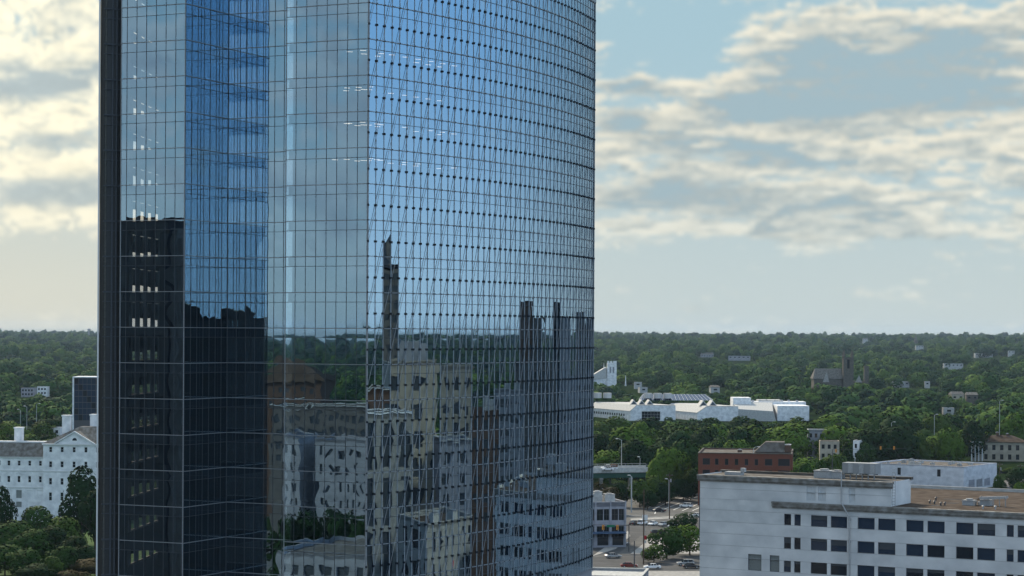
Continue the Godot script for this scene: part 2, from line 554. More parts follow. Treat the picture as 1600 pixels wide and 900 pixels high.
func make_tower() -> void:
	var base := Vector2(-18.0, 285.0)
	var t := thing("glass_office_tower", "tall blue mirrored glass office tower with stepped flat side and long curved side", "tower", w3(base, 0.0))
	var v_445 := corner + along * 11.23
	var v_445b := v_445 - outward * 1.8
	var notch := v_445b + along * 9.27
	var v_288 := notch + outward * 9.44
	var v_187 := v_288 + along * 9.21
	var pier_front := v_187 + along * 2.12 + outward * 0.4
	var recess := v_187 - outward * 1.9
	var pier_outer := pier_front + along * 0.58
	var back_left := Vector2(-46.0, 303.0)
	var back := Vector2(-8.0, 334.0)
	var end := arc(COLUMNS * MODULE)
	var levels := []
	for k in range(-3, 17):
		levels.append(TOP_LINE - FLOOR_H * k)
	var top: float = levels[0]
	var bottom: float = levels[-1]
	# plan of each flat face: left end, right end (seen from outside), column widths
	var faces := [
		[v_187, v_288, true, 0.87],      # left wing
		[v_288, notch, false, 0.0],      # side of the recess
		[notch, v_445b, false, 0.0],     # back of the recess
		[v_445, corner, true, 0.0],      # wide flat face
	]
	var stuff := MB.new()
	var off := -w3(base, 0.0)
	var individual := 0
	for f in faces:
		var a: Vector2 = f[0] - base
		var b: Vector2 = f[1] - base
		var l := a.distance_to(b)
		var u := (b - a) / l
		var o := Vector2(-u.y, u.x) * -1.0   # outside
		o = Vector2(u.y, -u.x)
		var cuts := [0.0]
		if f[3] > 0.0:
			cuts.append(l - floorf(l / MODULE) * MODULE)
		else:
			cuts.append(l / roundf(l / MODULE))
		var m: float = MODULE if f[3] > 0.0 else cuts[1]
		while cuts[-1] < l - 0.2:
			cuts.append(cuts[-1] + m)
		cuts[-1] = l
		for k in levels.size() - 1:
			var yt: float = levels[k]
			for c in cuts.size() - 1:
				var g := MB.new() if f[2] else stuff
				pane_grid(g, a + u * (cuts[c] + 0.03), a + u * (cuts[c + 1] - 0.03), yt - FLOOR_H + 0.05, yt - SPANDREL - 0.03, 3, 6, 1.5)
				if f[2]:
					part("pane", g, M.coated_glass, t)
					individual += 1
				pane_grid(stuff, a + u * (cuts[c] + 0.03), a + u * (cuts[c + 1] - 0.03), yt - SPANDREL + 0.03, yt - 0.05, 2, 2, 0.8)
		for c in cuts.size():
			var p: Vector2 = a + u * clampf(cuts[c], 0.045, l - 0.045) + o * 0.012
			var mb := MB.new()
			var edge: bool = (c == 0 or c == cuts.size() - 1) and f[2]
			mb.box(w3(p, (top + bottom) * 0.5), Vector3(0.11 if edge else 0.052, top - bottom, 0.05), Basis(w3(u, 0.0), Vector3.UP, w3(u, 0.0).cross(Vector3.UP)))
			part("mullion", mb, M.alu if edge else M.alu_dark, t)
		for k in levels.size():
			var mb := MB.new()
			mb.box(w3(a + u * l * 0.5 + o * 0.06, levels[k]), Vector3(l + 0.02, 0.075, 0.13), Basis(w3(u, 0.0), Vector3.UP, w3(u, 0.0).cross(Vector3.UP)))
			part("ledge", mb, M.alu, t)
			if k < levels.size() - 1:
				var mc := MB.new()
				mc.box(w3(a + u * l * 0.5 + o * 0.02, levels[k] - SPANDREL), Vector3(l - 0.1, 0.05, 0.06), Basis(w3(u, 0.0), Vector3.UP, w3(u, 0.0).cross(Vector3.UP)))
				part("transom", mc, M.alu_dark, t)
	# curved face
	var brackets := MB.new()
	var strip_a := []
	for i in COLUMNS:
		var a := arc(i * MODULE) - base
		var b := arc((i + 1) * MODULE) - base
		var u := (b - a).normalized()
		for k in levels.size() - 1:
			var yt: float = levels[k]
			var mine := i < 2 and k > 1
			var g := MB.new() if mine else stuff
			pane_grid(g, a + u * 0.03, b - u * 0.03, yt - FLOOR_H + 0.05, yt - SPANDREL - 0.03, 3, 6, 1.5)
			if mine:
				part("pane", g, M.coated_glass, t)
				individual += 1
			pane_grid(stuff, a + u * 0.03, b - u * 0.03, yt - SPANDREL + 0.03, yt - 0.05, 2, 2, 1.2)
	var st := part("glazing", stuff, M.coated_glass, t)
	st.set_meta("kind", "stuff")
	for i in COLUMNS + 1:
		var p := arc(i * MODULE) - base
		var h := HEAD0 + i * MODULE / RADIUS
		var u := Vector2(cos(h), sin(h))
		var o := Vector2(sin(h), -cos(h))
		var bs := Basis(w3(u, 0.0), Vector3.UP, w3(u, 0.0).cross(Vector3.UP))
		var mb := MB.new()
		if i == 0 or i == COLUMNS:
			mb.box(w3(p + o * 0.05, (top + bottom) * 0.5), Vector3(0.12, top - bottom, 0.16), bs)
			part("corner_post", mb, M.alu, t)
		else:
			mb.box(w3(p + o * 0.035, (top + bottom) * 0.5), Vector3(0.04, top - bottom, 0.07), bs)
			mb.box(w3(p + o * 0.01, (top + bottom) * 0.5), Vector3(0.06, top - bottom, 0.04), bs)
			part("fin", mb, M.fin_metal, t)
		for k in levels.size() - 1:
			brackets.box(w3(p + o * 0.11, levels[k] - 2.5), Vector3(0.23, 0.25, 0.12), bs)
			brackets.box(w3(p + o * 0.10, levels[k]), Vector3(0.14, 0.16, 0.10), bs)
	var br := part("brackets", brackets, M.bracket, t)
	br.set_meta("kind", "stuff")
	for k in levels.size():
		var mb := MB.new()
		var mc := MB.new()
		for i in COLUMNS:
			var o := Vector2(sin(HEAD0 + (i + 0.5) * MODULE / RADIUS), -cos(HEAD0 + (i + 0.5) * MODULE / RADIUS))
			mb.bar(w3(arc(i * MODULE) - base + o * 0.07, levels[k]), w3(arc((i + 1) * MODULE) - base + o * 0.07, levels[k]), 0.13, 0.085)
			mc.bar(w3(arc(i * MODULE) - base + o * 0.02, levels[k] - SPANDREL), w3(arc((i + 1) * MODULE) - base + o * 0.02, levels[k] - SPANDREL), 0.07, 0.05)
		part("ledge", mb, M.alu, t)
		if k < levels.size() - 1:
			part("transom", mc, M.alu_dark, t)
	for c in range(-18, COLUMNS, 2):
		var mb := MB.new()
		for k in range(levels.size() - 2, 0, -1):
			var i := c + (levels.size() - 2 - k)
			if i < 0 or i >= COLUMNS:
				continue
			var q := []
			for e in [0, 1]:
				var h: float = HEAD0 + (i + e) * MODULE / RADIUS
				q.append(w3(arc((i + e) * MODULE) - base + Vector2(sin(h), -cos(h)) * 0.15, levels[k - e] - 2.5))
			mb.tube(q[0], q[1], 0.032, 0.032, 5, false)
		if mb.v.size():
			part("diagonal_rod", mb, M.alu, t)
	# the dark pier at the left end, with ribs and a pale edge
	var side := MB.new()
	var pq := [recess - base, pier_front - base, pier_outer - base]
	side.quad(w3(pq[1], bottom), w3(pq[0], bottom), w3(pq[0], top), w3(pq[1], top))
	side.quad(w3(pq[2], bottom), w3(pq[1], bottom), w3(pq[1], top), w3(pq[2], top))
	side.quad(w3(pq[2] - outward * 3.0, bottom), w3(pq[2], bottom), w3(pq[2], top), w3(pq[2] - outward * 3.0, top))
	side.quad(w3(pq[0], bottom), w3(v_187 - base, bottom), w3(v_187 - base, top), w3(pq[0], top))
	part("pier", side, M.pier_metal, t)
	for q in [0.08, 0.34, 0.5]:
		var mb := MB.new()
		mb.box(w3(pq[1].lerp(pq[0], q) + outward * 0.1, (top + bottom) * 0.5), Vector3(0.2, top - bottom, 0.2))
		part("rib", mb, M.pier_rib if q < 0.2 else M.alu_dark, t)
	var edge := MB.new()
	edge.box(w3(pq[2] + outward * 0.1 + along * 0.08, (top + bottom) * 0.5), Vector3(0.16, top - bottom, 0.3))
	part("corner_post", edge, M.alu_light, t)
	for k in levels.size():
		var mb := MB.new()
		mb.bar(w3(pq[1] + outward * 0.12, levels[k]), w3(pq[0] + outward * 0.12, levels[k]), 0.3, 0.18)
		part("ledge", mb, M.alu_dark, t)
		if k < levels.size() - 1:
			var mc := MB.new()
			mc.bar(w3(pq[1] + outward * 0.08, levels[k] - SPANDREL), w3(pq[0] + outward * 0.08, levels[k] - SPANDREL), 0.24, 0.10)
			part("ledge", mc, M.alu_dark, t)
	# the far left side, glazed with clear panes; and the plain back
	var la := pier_outer - base - outward * 3.0
	var lb := back_left - base
	var ll := la.distance_to(lb)
	var lu := (lb - la) / ll
	var clear := MB.new()
	var posts := MB.new()
	var shades := MB.new()
	var nl := int(ll / 3.7)
	for c in nl:
		for k in levels.size() - 1:
			pane_grid(clear, la + lu * (ll * (c + 1) / nl - 0.05), la + lu * (ll * c / nl + 0.05), levels[k] - FLOOR_H + 0.05, levels[k] - SPANDREL, 1, 1, 0.3)
			var sill: float = 1.95 if levels[k] - FLOOR_H > 73.0 else 0.95
			shades.quad(w3(la + lu * ll * (c + 1) / nl - lu.orthogonal() * 0.3, levels[k] - FLOOR_H + sill + 0.4 * rng.randf()), w3(la + lu * ll * c / nl - lu.orthogonal() * 0.3, levels[k] - FLOOR_H + sill + 0.4 * rng.randf()), w3(la + lu * ll * c / nl - lu.orthogonal() * 0.3, levels[k] - 1.1), w3(la + lu * ll * (c + 1) / nl - lu.orthogonal() * 0.3, levels[k] - 1.1))
		posts.box(w3(la + lu * ll * c / nl, (top + bottom) * 0.5), Vector3(0.5, top - bottom, 0.5))
	for k in levels.size():
		posts.bar(w3(la, levels[k] - 0.5), w3(lb, levels[k] - 0.5), 0.2, 1.2)
	var cg := part("side_glazing", clear, M.clear_glass, t)
	cg.set_meta("kind", "stuff")
	part("window_shades", shades, M.interior, t).set_meta("kind", "stuff")
	part("side_frame", posts, M.alu_dark, t)
	var rear := MB.new()
	rear.quad(w3(end - base, bottom), w3(back - base, bottom), w3(back - base, top), w3(end - base, top))
	rear.quad(w3(back - base, bottom), w3(lb, bottom), w3(lb, top), w3(back - base, top))
	part("rear_wall", rear, M.pier_metal, t)
	# floors, ceilings, core
	var plan := PackedVector2Array([v_187 - base, v_288 - base, notch - base, v_445b - base, v_445 - base, corner - base])
	for i in range(2, COLUMNS + 1, 4):
		plan.append(arc(i * MODULE) - base)
	plan.append_array([end - base, back - base, lb, la])
	var inner: PackedVector2Array = Geometry2D.offset_polygon(plan, -0.28)[0]
	if inner.size() < 3:
		inner = plan
	for k in levels.size():
		var mb := MB.new()
		mb.prism(inner, levels[k] - 1.08, levels[k] - 0.06)
		part("floor_slab", mb, M.ceiling if k > 0 else M.roof_gray, t)
	var core := MB.new()
	var cp := PackedVector2Array()
	for q in [[-46.0, 300.0], [-45.6, 284.0], [-44.0, 273.0], [-36.5, 273.5], [-33.5, 274.5], [-24.0, 270.5], [-14.5, 267.5], [-4.0, 290.0], [3.0, 312.0], [-9.0, 324.0]]:
		cp.append(Vector2(q[0], q[1]) - base)
	core.prism(cp, bottom, top - 1.2)
	part("core_wall", core, M.interior, t)
	# lit ceiling lights on the upper floors
	var lampbox := BoxMesh.new()
	lampbox.size = Vector3(0.7, 0.04, 0.10)
	for k in range(3, 7):
		for j in 4:
			for r in 2:
				var p := corner + along * (0.9 + j * 1.6) - outward * (2.2 + r * 2.6) - base
				if rng.randf() < 0.4:
					continue
				part("ceiling_light", lampbox, M.office_light, t, Transform3D(Basis(Vector3.UP, 0.44), w3(p, levels[k] - 1.14)))
		for j in 8:
			for r in 2:
				var h := HEAD0 + (1.0 + j * 2.6) / RADIUS
				var p := arc(1.0 + j * 2.6) - Vector2(sin(h), -cos(h)) * (1.8 + r * 2.2) - base
				if rng.randf() < 0.4:
					continue
				part("ceiling_light", lampbox, M.office_light, t, Transform3D(Basis(Vector3.UP, 0.35), w3(p, levels[k] - 1.14)))
	# base of the tower down to the street, below the picture
	var foot := MB.new()
	foot.prism(plan, 0.0, bottom - 0.02)
	part("podium", foot, M.gray_stone, t)
	var cap := MB.new()
	cap.prism(Geometry2D.offset_polygon(plan, 0.2)[0], top + 0.06, top + 1.3)
	part("roof_cap", cap, M.alu, t)


# ---------------------------------------------------------------- buildings in their own axes
# local x runs right along the front, y up, -z back from the front; the node stands at the front's lower left corner

func window_mesh(w: float, h: float, bars_x: int, bars_y: int, thick := 0.07) -> Array:
	var key := "%.2f_%.2f_%d_%d_%.2f" % [w, h, bars_x, bars_y, thick]
	if not window_meshes.has(key):
		var f := MB.new()
		for q in [thick * 0.5, w - thick * 0.5]:
			f.span(Vector3(q - thick * 0.5, 0, -0.06), Vector3(q + thick * 0.5, h, 0.06))
		for q in [thick * 0.5, h - thick * 0.5]:
			f.span(Vector3(thick, q - thick * 0.5, -0.06), Vector3(w - thick, q + thick * 0.5, 0.06))
		for i in bars_x:
			var x := w * (i + 1) / (bars_x + 1)
			f.span(Vector3(x - 0.03, thick, -0.04), Vector3(x + 0.03, h - thick, 0.04))
		for i in bars_y:
			var y := h * (i + 1) / (bars_y + 1)
			f.span(Vector3(thick, y - 0.03, -0.035), Vector3(w - thick, y + 0.03, 0.035))
		var p := MB.new()
		p.quad(Vector3(0, 0, -0.01), Vector3(w, 0, -0.01), Vector3(w, h, -0.01), Vector3(0, h, -0.01))
		window_meshes[key] = [mesh_of(f), mesh_of(p)]
	return window_meshes[key]


func add_window(parent: Node, o: Vector3, u: Vector3, w: float, h: float, frame: Material, glass: Material, bx := 0, by := 0, thick := 0.07) -> void:
	var ms := window_mesh(w, h, bx, by, thick)
	var f := part("window", ms[0], frame, parent, Transform3D(Basis(u, Vector3.UP, u.cross(Vector3.UP)), o))
	part("pane", ms[1], glass, f)


# faces: {"f": [grid, ...], "r": ..., "b": ..., "l": ...}; grid = [x0, dx, columns, w, y0, dy, rows, h]
func block(called: String, label: String, category: String, where: Vector3, turn_deg: float, size: Vector3, wall_m: Material, roof_m: Material, faces: Dictionary, opt := {}) -> Node3D:
	var t := thing(called, label, category, where, deg_to_rad(turn_deg), opt.get("group", ""))
	shell(t, Vector3.ZERO, size, wall_m, roof_m, faces, opt)
	return t


func shell(t: Node3D, o: Vector3, size: Vector3, wall_m: Material, roof_m: Material, faces: Dictionary, opt := {}) -> void:
	var par: float = opt.get("parapet", 0.8)
	var reveal: float = opt.get("reveal", 0.25)
	var frame: Material = opt.get("frame", M.frame_dark)
	var glass: Material = opt.get("glass", M.pane)
	var mb := MB.new()
	var sides := {
		"f": [o, Vector3.RIGHT, size.x], "r": [o + Vector3(size.x, 0, 0), Vector3.FORWARD, size.z],
		"b": [o + Vector3(size.x, 0, -size.z), Vector3.LEFT, size.x], "l": [o + Vector3(0, 0, -size.z), Vector3.BACK, size.z],
	}
	for k in sides:
		var s: Array = sides[k]
		var holes := []
		for g in faces.get(k, []):
			for i in int(g[2]):
				for j in int(g[6]):
					var r := Rect2(g[0] + i * g[1], g[4] + j * g[5], g[3], g[7])
					if r.end.x < s[2] - 0.1 and r.end.y < size.y - 0.1:
						holes.append(r)
						add_window(t, s[0] + s[1] * r.position.x + Vector3.UP * r.position.y - s[1].cross(Vector3.UP) * reveal * 0.8, s[1], g[3], g[7], frame, glass, g[8] if g.size() > 8 else 0, g[9] if g.size() > 9 else 0)
		mb.wall(s[0], s[1], s[2], size.y, holes, reveal)
	# parapet
	if par > 0.0:
		var th := 0.35
		for q in [[Vector3(0, 0, 0), Vector3(size.x, 0, -th)], [Vector3(0, 0, -size.z + th), Vector3(size.x, 0, -size.z)], [Vector3(0, 0, -th), Vector3(th, 0, -size.z + th)], [Vector3(size.x - th, 0, -th), Vector3(size.x, 0, -size.z + th)]]:
			mb.span(o + q[0] + Vector3.UP * (size.y - par), o + q[1] + Vector3.UP * size.y)
	part("wall", mb, wall_m, t)
	var rf := MB.new()
	rf.span(o + Vector3(0.2, size.y - par - 0.3, -0.2), o + Vector3(size.x - 0.2, size.y - par, -size.z + 0.2))
	part("roof", rf, roof_m, t)
	if opt.has("coping"):
		var c := MB.new()
		var e := 0.12
		for q in [[Vector3(-e, 0, e), Vector3(size.x + e, 0, -0.45)], [Vector3(-e, 0, -size.z + 0.45), Vector3(size.x + e, 0, -size.z - e)], [Vector3(-e, 0, -0.45), Vector3(0.45, 0, -size.z + 0.45)], [Vector3(size.x - 0.45, 0, -0.45), Vector3(size.x + e, 0, -size.z + 0.45)]]:
			c.span(o + q[0] + Vector3.UP * (size.y + 0.003), o + q[1] + Vector3.UP * (size.y + 0.25))
		part("coping", c, opt.coping, t)


func roof_units(t: Node3D, spots: Array, m: Material) -> void:  # [x, z, w, h, l] on the roof at y
	for s in spots:
		var mb := MB.new()
		mb.span(Vector3(s[0], s[1], s[2]), Vector3(s[0] + s[3], s[1] + s[4], s[2] - s[5]))
		var h := part("roof_unit", mb, m, t)
		var lid := MB.new()
		lid.span(Vector3(s[0] - 0.08, s[1] + s[4] + 0.003, s[2] + 0.08), Vector3(s[0] + s[3] + 0.08, s[1] + s[4] + 0.12, s[2] - s[5] - 0.08))
		lid.tube(Vector3(s[0] + s[3] * 0.5, s[1] + s[4] + 0.12, s[2] - s[5] * 0.5), Vector3(s[0] + s[3] * 0.5, s[1] + s[4] + 0.35, s[2] - s[5] * 0.5), minf(s[3], s[5]) * 0.35, minf(s[3], s[5]) * 0.35, 10)
		part("cover", lid, M.steel, h)


# ---------------------------------------------------------------- the white stone block in front on the right
func make_white_block() -> void:
	var a := at(1094, 741, 358.0)          # top of its left corner
	var top := a.y
	var t := thing("white_stone_building", "white stone building with rows of dark paired windows, blank left end and brown roof", "building", Vector3(a.x, 0, a.z), deg_to_rad(-30.0))
	# distance along the front that shows at a column of the photograph
	var fx := func(px: float) -> float:
		var k := (px - 800.0 + ROLL * 300.0) / LENS
		return (k * -a.z - a.x) / (cos(deg_to_rad(-30.0)) - k * sin(deg_to_rad(-30.0)))
	var wide: float = fx.call(1613.0)
	var deep := 42.0
	var low := top - 3.85                 # roof of the lower, longer part
	var xr: float = fx.call(1392.0)        # right end of the raised part
	# windows: measured along the front
	var holes := []
	var wins := []
	for j in 8:
		var y := low - 3.75 - j * 3.74
		for q in [[1225, 1236], [1241, 1251], [1267, 1292.5], [1298, 1323.5], [1340, 1366.5], [1372, 1399], [1416, 1443], [1449, 1476], [1494, 1521], [1527, 1555], [1573, 1584], [1590, 1607]]:
			if y > 1.0:
				wins.append([Rect2(fx.call(q[0]), y, fx.call(q[1]) - fx.call(q[0]), 1.82), 0])
	for q in [[1169, 1190], [1203, 1218]]:
		wins.append([Rect2(fx.call(q[0]), low - 11.3, fx.call(q[1]) - fx.call(q[0]), 2.6), 1])
	for q in [[1260, 1274], [1278, 1290], [1326, 1336]]:
		wins.append([Rect2(fx.call(q[0]), low + 0.35, fx.call(q[1]) - fx.call(q[0]), 2.3), 2])
	# courses of stone with recessed joints; each course runs the length of the front
	var y0 := 0.0
	var lines := []
	while y0 < low - 0.01:
		var y1 := minf(y0 + 1.86, low - 0.02)
		lines.append([y0, y1, wide])
		y0 = y1 + 0.045
	y0 = low
	while y0 < top - 0.01:
		var y1 := minf(y0 + 1.63, top)
		lines.append([y0, y1, xr])
		y0 = y1 + 0.045
	for l in lines:
		var hs := []
		for w in wins:
			var r: Rect2 = w[0]
			if r.end.y > l[0] + 0.001 and r.position.y < l[1] - 0.001 and r.position.x < l[2]:
				hs.append(Rect2(r.position.x, r.position.y - l[0], r.size.x, r.size.y))
		var mb := MB.new()
		mb.wall(Vector3(0, l[0], 0), Vector3.RIGHT, l[2], l[1] - l[0], hs, 0.3)
		part("stone_course", mb, M.stone_white if rng.randf() < 0.5 else M.stone_white_b, t)
	for w in wins:
		var r: Rect2 = w[0]
		if w[1] == 0 and rng.randf() < 0.4:
			var bl := MB.new()
			var drop := r.size.y * rng.randf_range(0.2, 0.6)
			bl.span(Vector3(r.position.x + 0.07, r.end.y - drop, -0.236), Vector3(r.end.x - 0.07, r.end.y - 0.07, -0.225))
			part("blind", bl, M.blind_dark, t)
		add_window(t, Vector3(r.position.x, r.position.y, -0.24), Vector3.RIGHT, r.size.x, r.size.y, M.frame_dark if w[1] != 2 else M.frame_white, [M.pane_blue, M.blind, M.stone_white_b][w[1]] if not (w[1] == 0 and rng.randf() < 0.35) else M.pane, 1 if w[1] == 2 else 0, 1 if w[1] == 2 else 0, 0.06)
	var back := MB.new()                   # backing behind the joints and the other sides
	back.wall(Vector3(0, 0, -0.05), Vector3.RIGHT, wide, low, wins.map(func(w): return w[0]), 0.05)
	back.wall(Vector3(0, low, -0.05), Vector3.RIGHT, xr, top - low, wins.filter(func(w): return w[1] == 2).map(func(w): return Rect2(w[0].position - Vector2(0, low), w[0].size)), 0.05)
	part("wall_core", back, M.joint, t)
	var sides := MB.new()
	sides.quad(Vector3(0, low, -9), Vector3(0, low, 0), Vector3(0, top, 0), Vector3(0, top, -9))
	sides.quad(Vector3(0, 0, -deep), Vector3(0, 0, 0), Vector3(0, low, 0), Vector3(0, low, -deep))
	sides.quad(Vector3(wide, 0, 0), Vector3(wide, 0, -deep), Vector3(wide, low, -deep), Vector3(wide, low, 0))
	sides.quad(Vector3(wide, 0, -deep), Vector3(0, 0, -deep), Vector3(0, low, -deep), Vector3(wide, low, -deep))
	sides.quad(Vector3(xr, low, 0), Vector3(xr, low, -9), Vector3(xr, top, -9), Vector3(xr, top, 0))
	sides.quad(Vector3(xr, low, -9), Vector3(0, low, -9), Vector3(0, top, -9), Vector3(xr, top, -9))
	part("side_wall", sides, M.stone_white, t)
	# cornices: a stepped moulding
	for c in [[low - 0.3, fx.call(1207.0), wide + 0.4], [top - 0.3, -0.35, xr + 0.35]]:
		var mb := MB.new()
		var h: float = c[0]
		mb.span(Vector3(c[1], h - 0.75, 0.02), Vector3(c[2], h - 0.45, 0.22))
		mb.span(Vector3(c[1], h - 0.45, 0.02), Vector3(c[2], h + 0.02, 0.5))
		mb.span(Vector3(c[1], h + 0.02, -0.45), Vector3(c[2], h + 0.3, 0.62))
		part("cornice", mb, M.cornice, t)
	var par := MB.new()
	par.span(Vector3(wide - 0.4, low, -0.5), Vector3(wide, low + 0.5, -deep))
	par.span(Vector3(0.0, low, -deep + 0.4), Vector3(wide - 0.4, low + 0.55, -deep))
	part("parapet", par, M.roof_white, t)
	var rf := MB.new()
	rf.span(Vector3(xr + 0.02, low - 0.3, -0.5), Vector3(wide - 0.42, low + 0.02, -deep + 0.42))
	rf.span(Vector3(0.2, low - 0.3, -9.02), Vector3(xr, low + 0.02, -deep + 0.42))
	part("roof", rf, M.roof_brown, t)
	var rf2 := MB.new()
	rf2.span(Vector3(0.3, top - 0.4, -0.5), Vector3(xr - 0.3, top - 0.1, -8.7))
	rf2.span(Vector3(-0.3, top - 0.1, -8.4), Vector3(xr + 0.3, top + 0.3, -9.3))
	part("upper_roof", rf2, M.roof_gray, t)
	# drain pipe down the front
	var pipe := MB.new()
	var px: float = fx.call(1317.0)
	pipe.tube(Vector3(px, top + 1.3, 0.75), Vector3(px, low + 1.1, 0.75), 0.11, 0.11)
	pipe.tube(Vector3(px, low + 1.1, 0.75), Vector3(px, low + 0.4, 0.8), 0.13, 0.13)
	pipe.tube(Vector3(px, low + 0.4, 0.8), Vector3(px + 1.35, low - 1.9, 0.8), 0.11, 0.11)
	pipe.tube(Vector3(px + 1.35, low - 1.8, 0.75), Vector3(px + 1.35, low - 11.6, 0.45), 0.14, 0.14)
	pipe.tube(Vector3(px + 1.35, low - 11.6, 0.45), Vector3(px + 2.6, low - 13.6, 0.45), 0.11, 0.11)
	pipe.tube(Vector3(px + 2.6, low - 13.6, 0.45), Vector3(px + 2.6, 1.0, 0.45), 0.11, 0.11)
	for y in [low - 2.1, low - 5.6, low - 11.4]:
		pipe.tube(Vector3(px + 1.35, y, 0.55), Vector3(px + 1.35, y - 0.35, 0.55), 0.24, 0.24)
	part("drain_pipe", pipe, M.galvanised, t)
	var pipe2 := MB.new()                  # ladder at the end of the raised part
	for x in [0.25, 0.75]:
		pipe2.tube(Vector3(xr + x, low, 0.2), Vector3(xr + x, top + 1.4, 0.2), 0.04, 0.04, 5)
	for i in 13:
		pipe2.tube(Vector3(xr + 0.25, low + 0.4 + i * 0.45, 0.2), Vector3(xr + 0.75, low + 0.4 + i * 0.45, 0.2), 0.03, 0.03, 4)
	part("ladder", pipe2, M.steel, t)
	# things standing on the roofs
	var top0 := top - 0.1
	roof_units(t, [[fx.call(1256.0), top0, -4.0, 2.8, 1.1, 2.2], [fx.call(1281.0), top0, -4.2, 1.8, 1.0, 2.0]], M.galvanised)
	var ax: float = fx.call(1300.0)
	var duct := MB.new()
	duct.span(Vector3(ax, top0 + 0.9, -4.2), Vector3(ax + 5.6, top0 + 2.6, -6.6))
	var du := part("air_handler", duct, M.steel, t)
	for i in 6:
		var lg := MB.new()
		lg.span(Vector3(ax + 0.2 + i * 1.0, top0, -4.5), Vector3(ax + 0.35 + i * 1.0, top0 + 0.9, -4.65))
		part("leg", lg, M.steel, du)
		var pn := MB.new()
		pn.span(Vector3(ax + 0.05 + i * 0.93, top0 + 1.0, -4.2), Vector3(ax + 0.85 + i * 0.93, top0 + 2.5, -4.16))
		part("panel", pn, M.galvanised if i % 2 else M.steel, du)
	var low_box := MB.new()
	low_box.span(Vector3(fx.call(1123.0), top0, -2.2), Vector3(fx.call(1148.0), top0 + 0.55, -3.6))
	low_box.span(Vector3(fx.call(1147.0), top0 + 0.56, -2.4), Vector3(fx.call(1153.0), top0 + 1.2, -3.2))
	part("roof_duct", low_box, M.galvanised, t)
	roof_units(t, [[fx.call(1474.0), low + 0.02, -9.0, 1.8, 0.7, 1.6], [fx.call(1499.0), low + 0.02, -10.0, 1.6, 0.8, 1.4], [fx.call(1584.0), low + 0.02, -8.0, 2.0, 0.8, 1.6]], M.galvanised)
	var lx: float = fx.call(1500.0)
	var frame := MB.new()                  # long pipe frame lying on the brown roof
	for z in [-9.5, -10.6]:
		frame.bar(Vector3(lx, low + 1.2, z), Vector3(lx + 4.2, low + 1.5, z), 0.25, 0.35)
	for i in 5:
		frame.bar(Vector3(lx + 0.2 + i * 0.95, low + 0.02, -10.0), Vector3(lx + 0.2 + i * 0.95, low + 1.2, -10.0), 0.12, 0.12)
		frame.bar(Vector3(lx + 0.2 + i * 0.95, low + 1.25, -9.5), Vector3(lx + 0.2 + i * 0.95, low + 1.25, -10.6), 0.12, 0.12)
	part("pipe_frame", frame, M.galvanised, t)
	for i in 16:
		var vent := MB.new()
		var p := Vector3(xr + 1.0 + rng.randf() * (wide - xr - 3.0), low + 0.02, -2.5 - rng.randf() * 22.0)
		vent.tube(p, p + Vector3(0, 0.45, 0), 0.13, 0.13, 6)
		vent.tube(p + Vector3(0, 0.45, 0), p + Vector3(0, 0.6, 0), 0.24, 0.1, 6)
		part("roof_vent", vent, M.frame_dark if i % 3 else M.galvanised, t)
	# patches of newer felt on the brown roof
	for i in 9:
		var patch := MB.new()
		var p := Vector3(xr + 1.0 + rng.randf() * (wide - xr - 6.0), low + 0.022, -2.0 - rng.randf() * 20.0)
		patch.span(p, p + Vector3(1.0 + rng.randf() * 3.0, 0.012, -0.8 - rng.randf() * 2.0))
		part("roof_patch", patch, M.roof_dark, t)


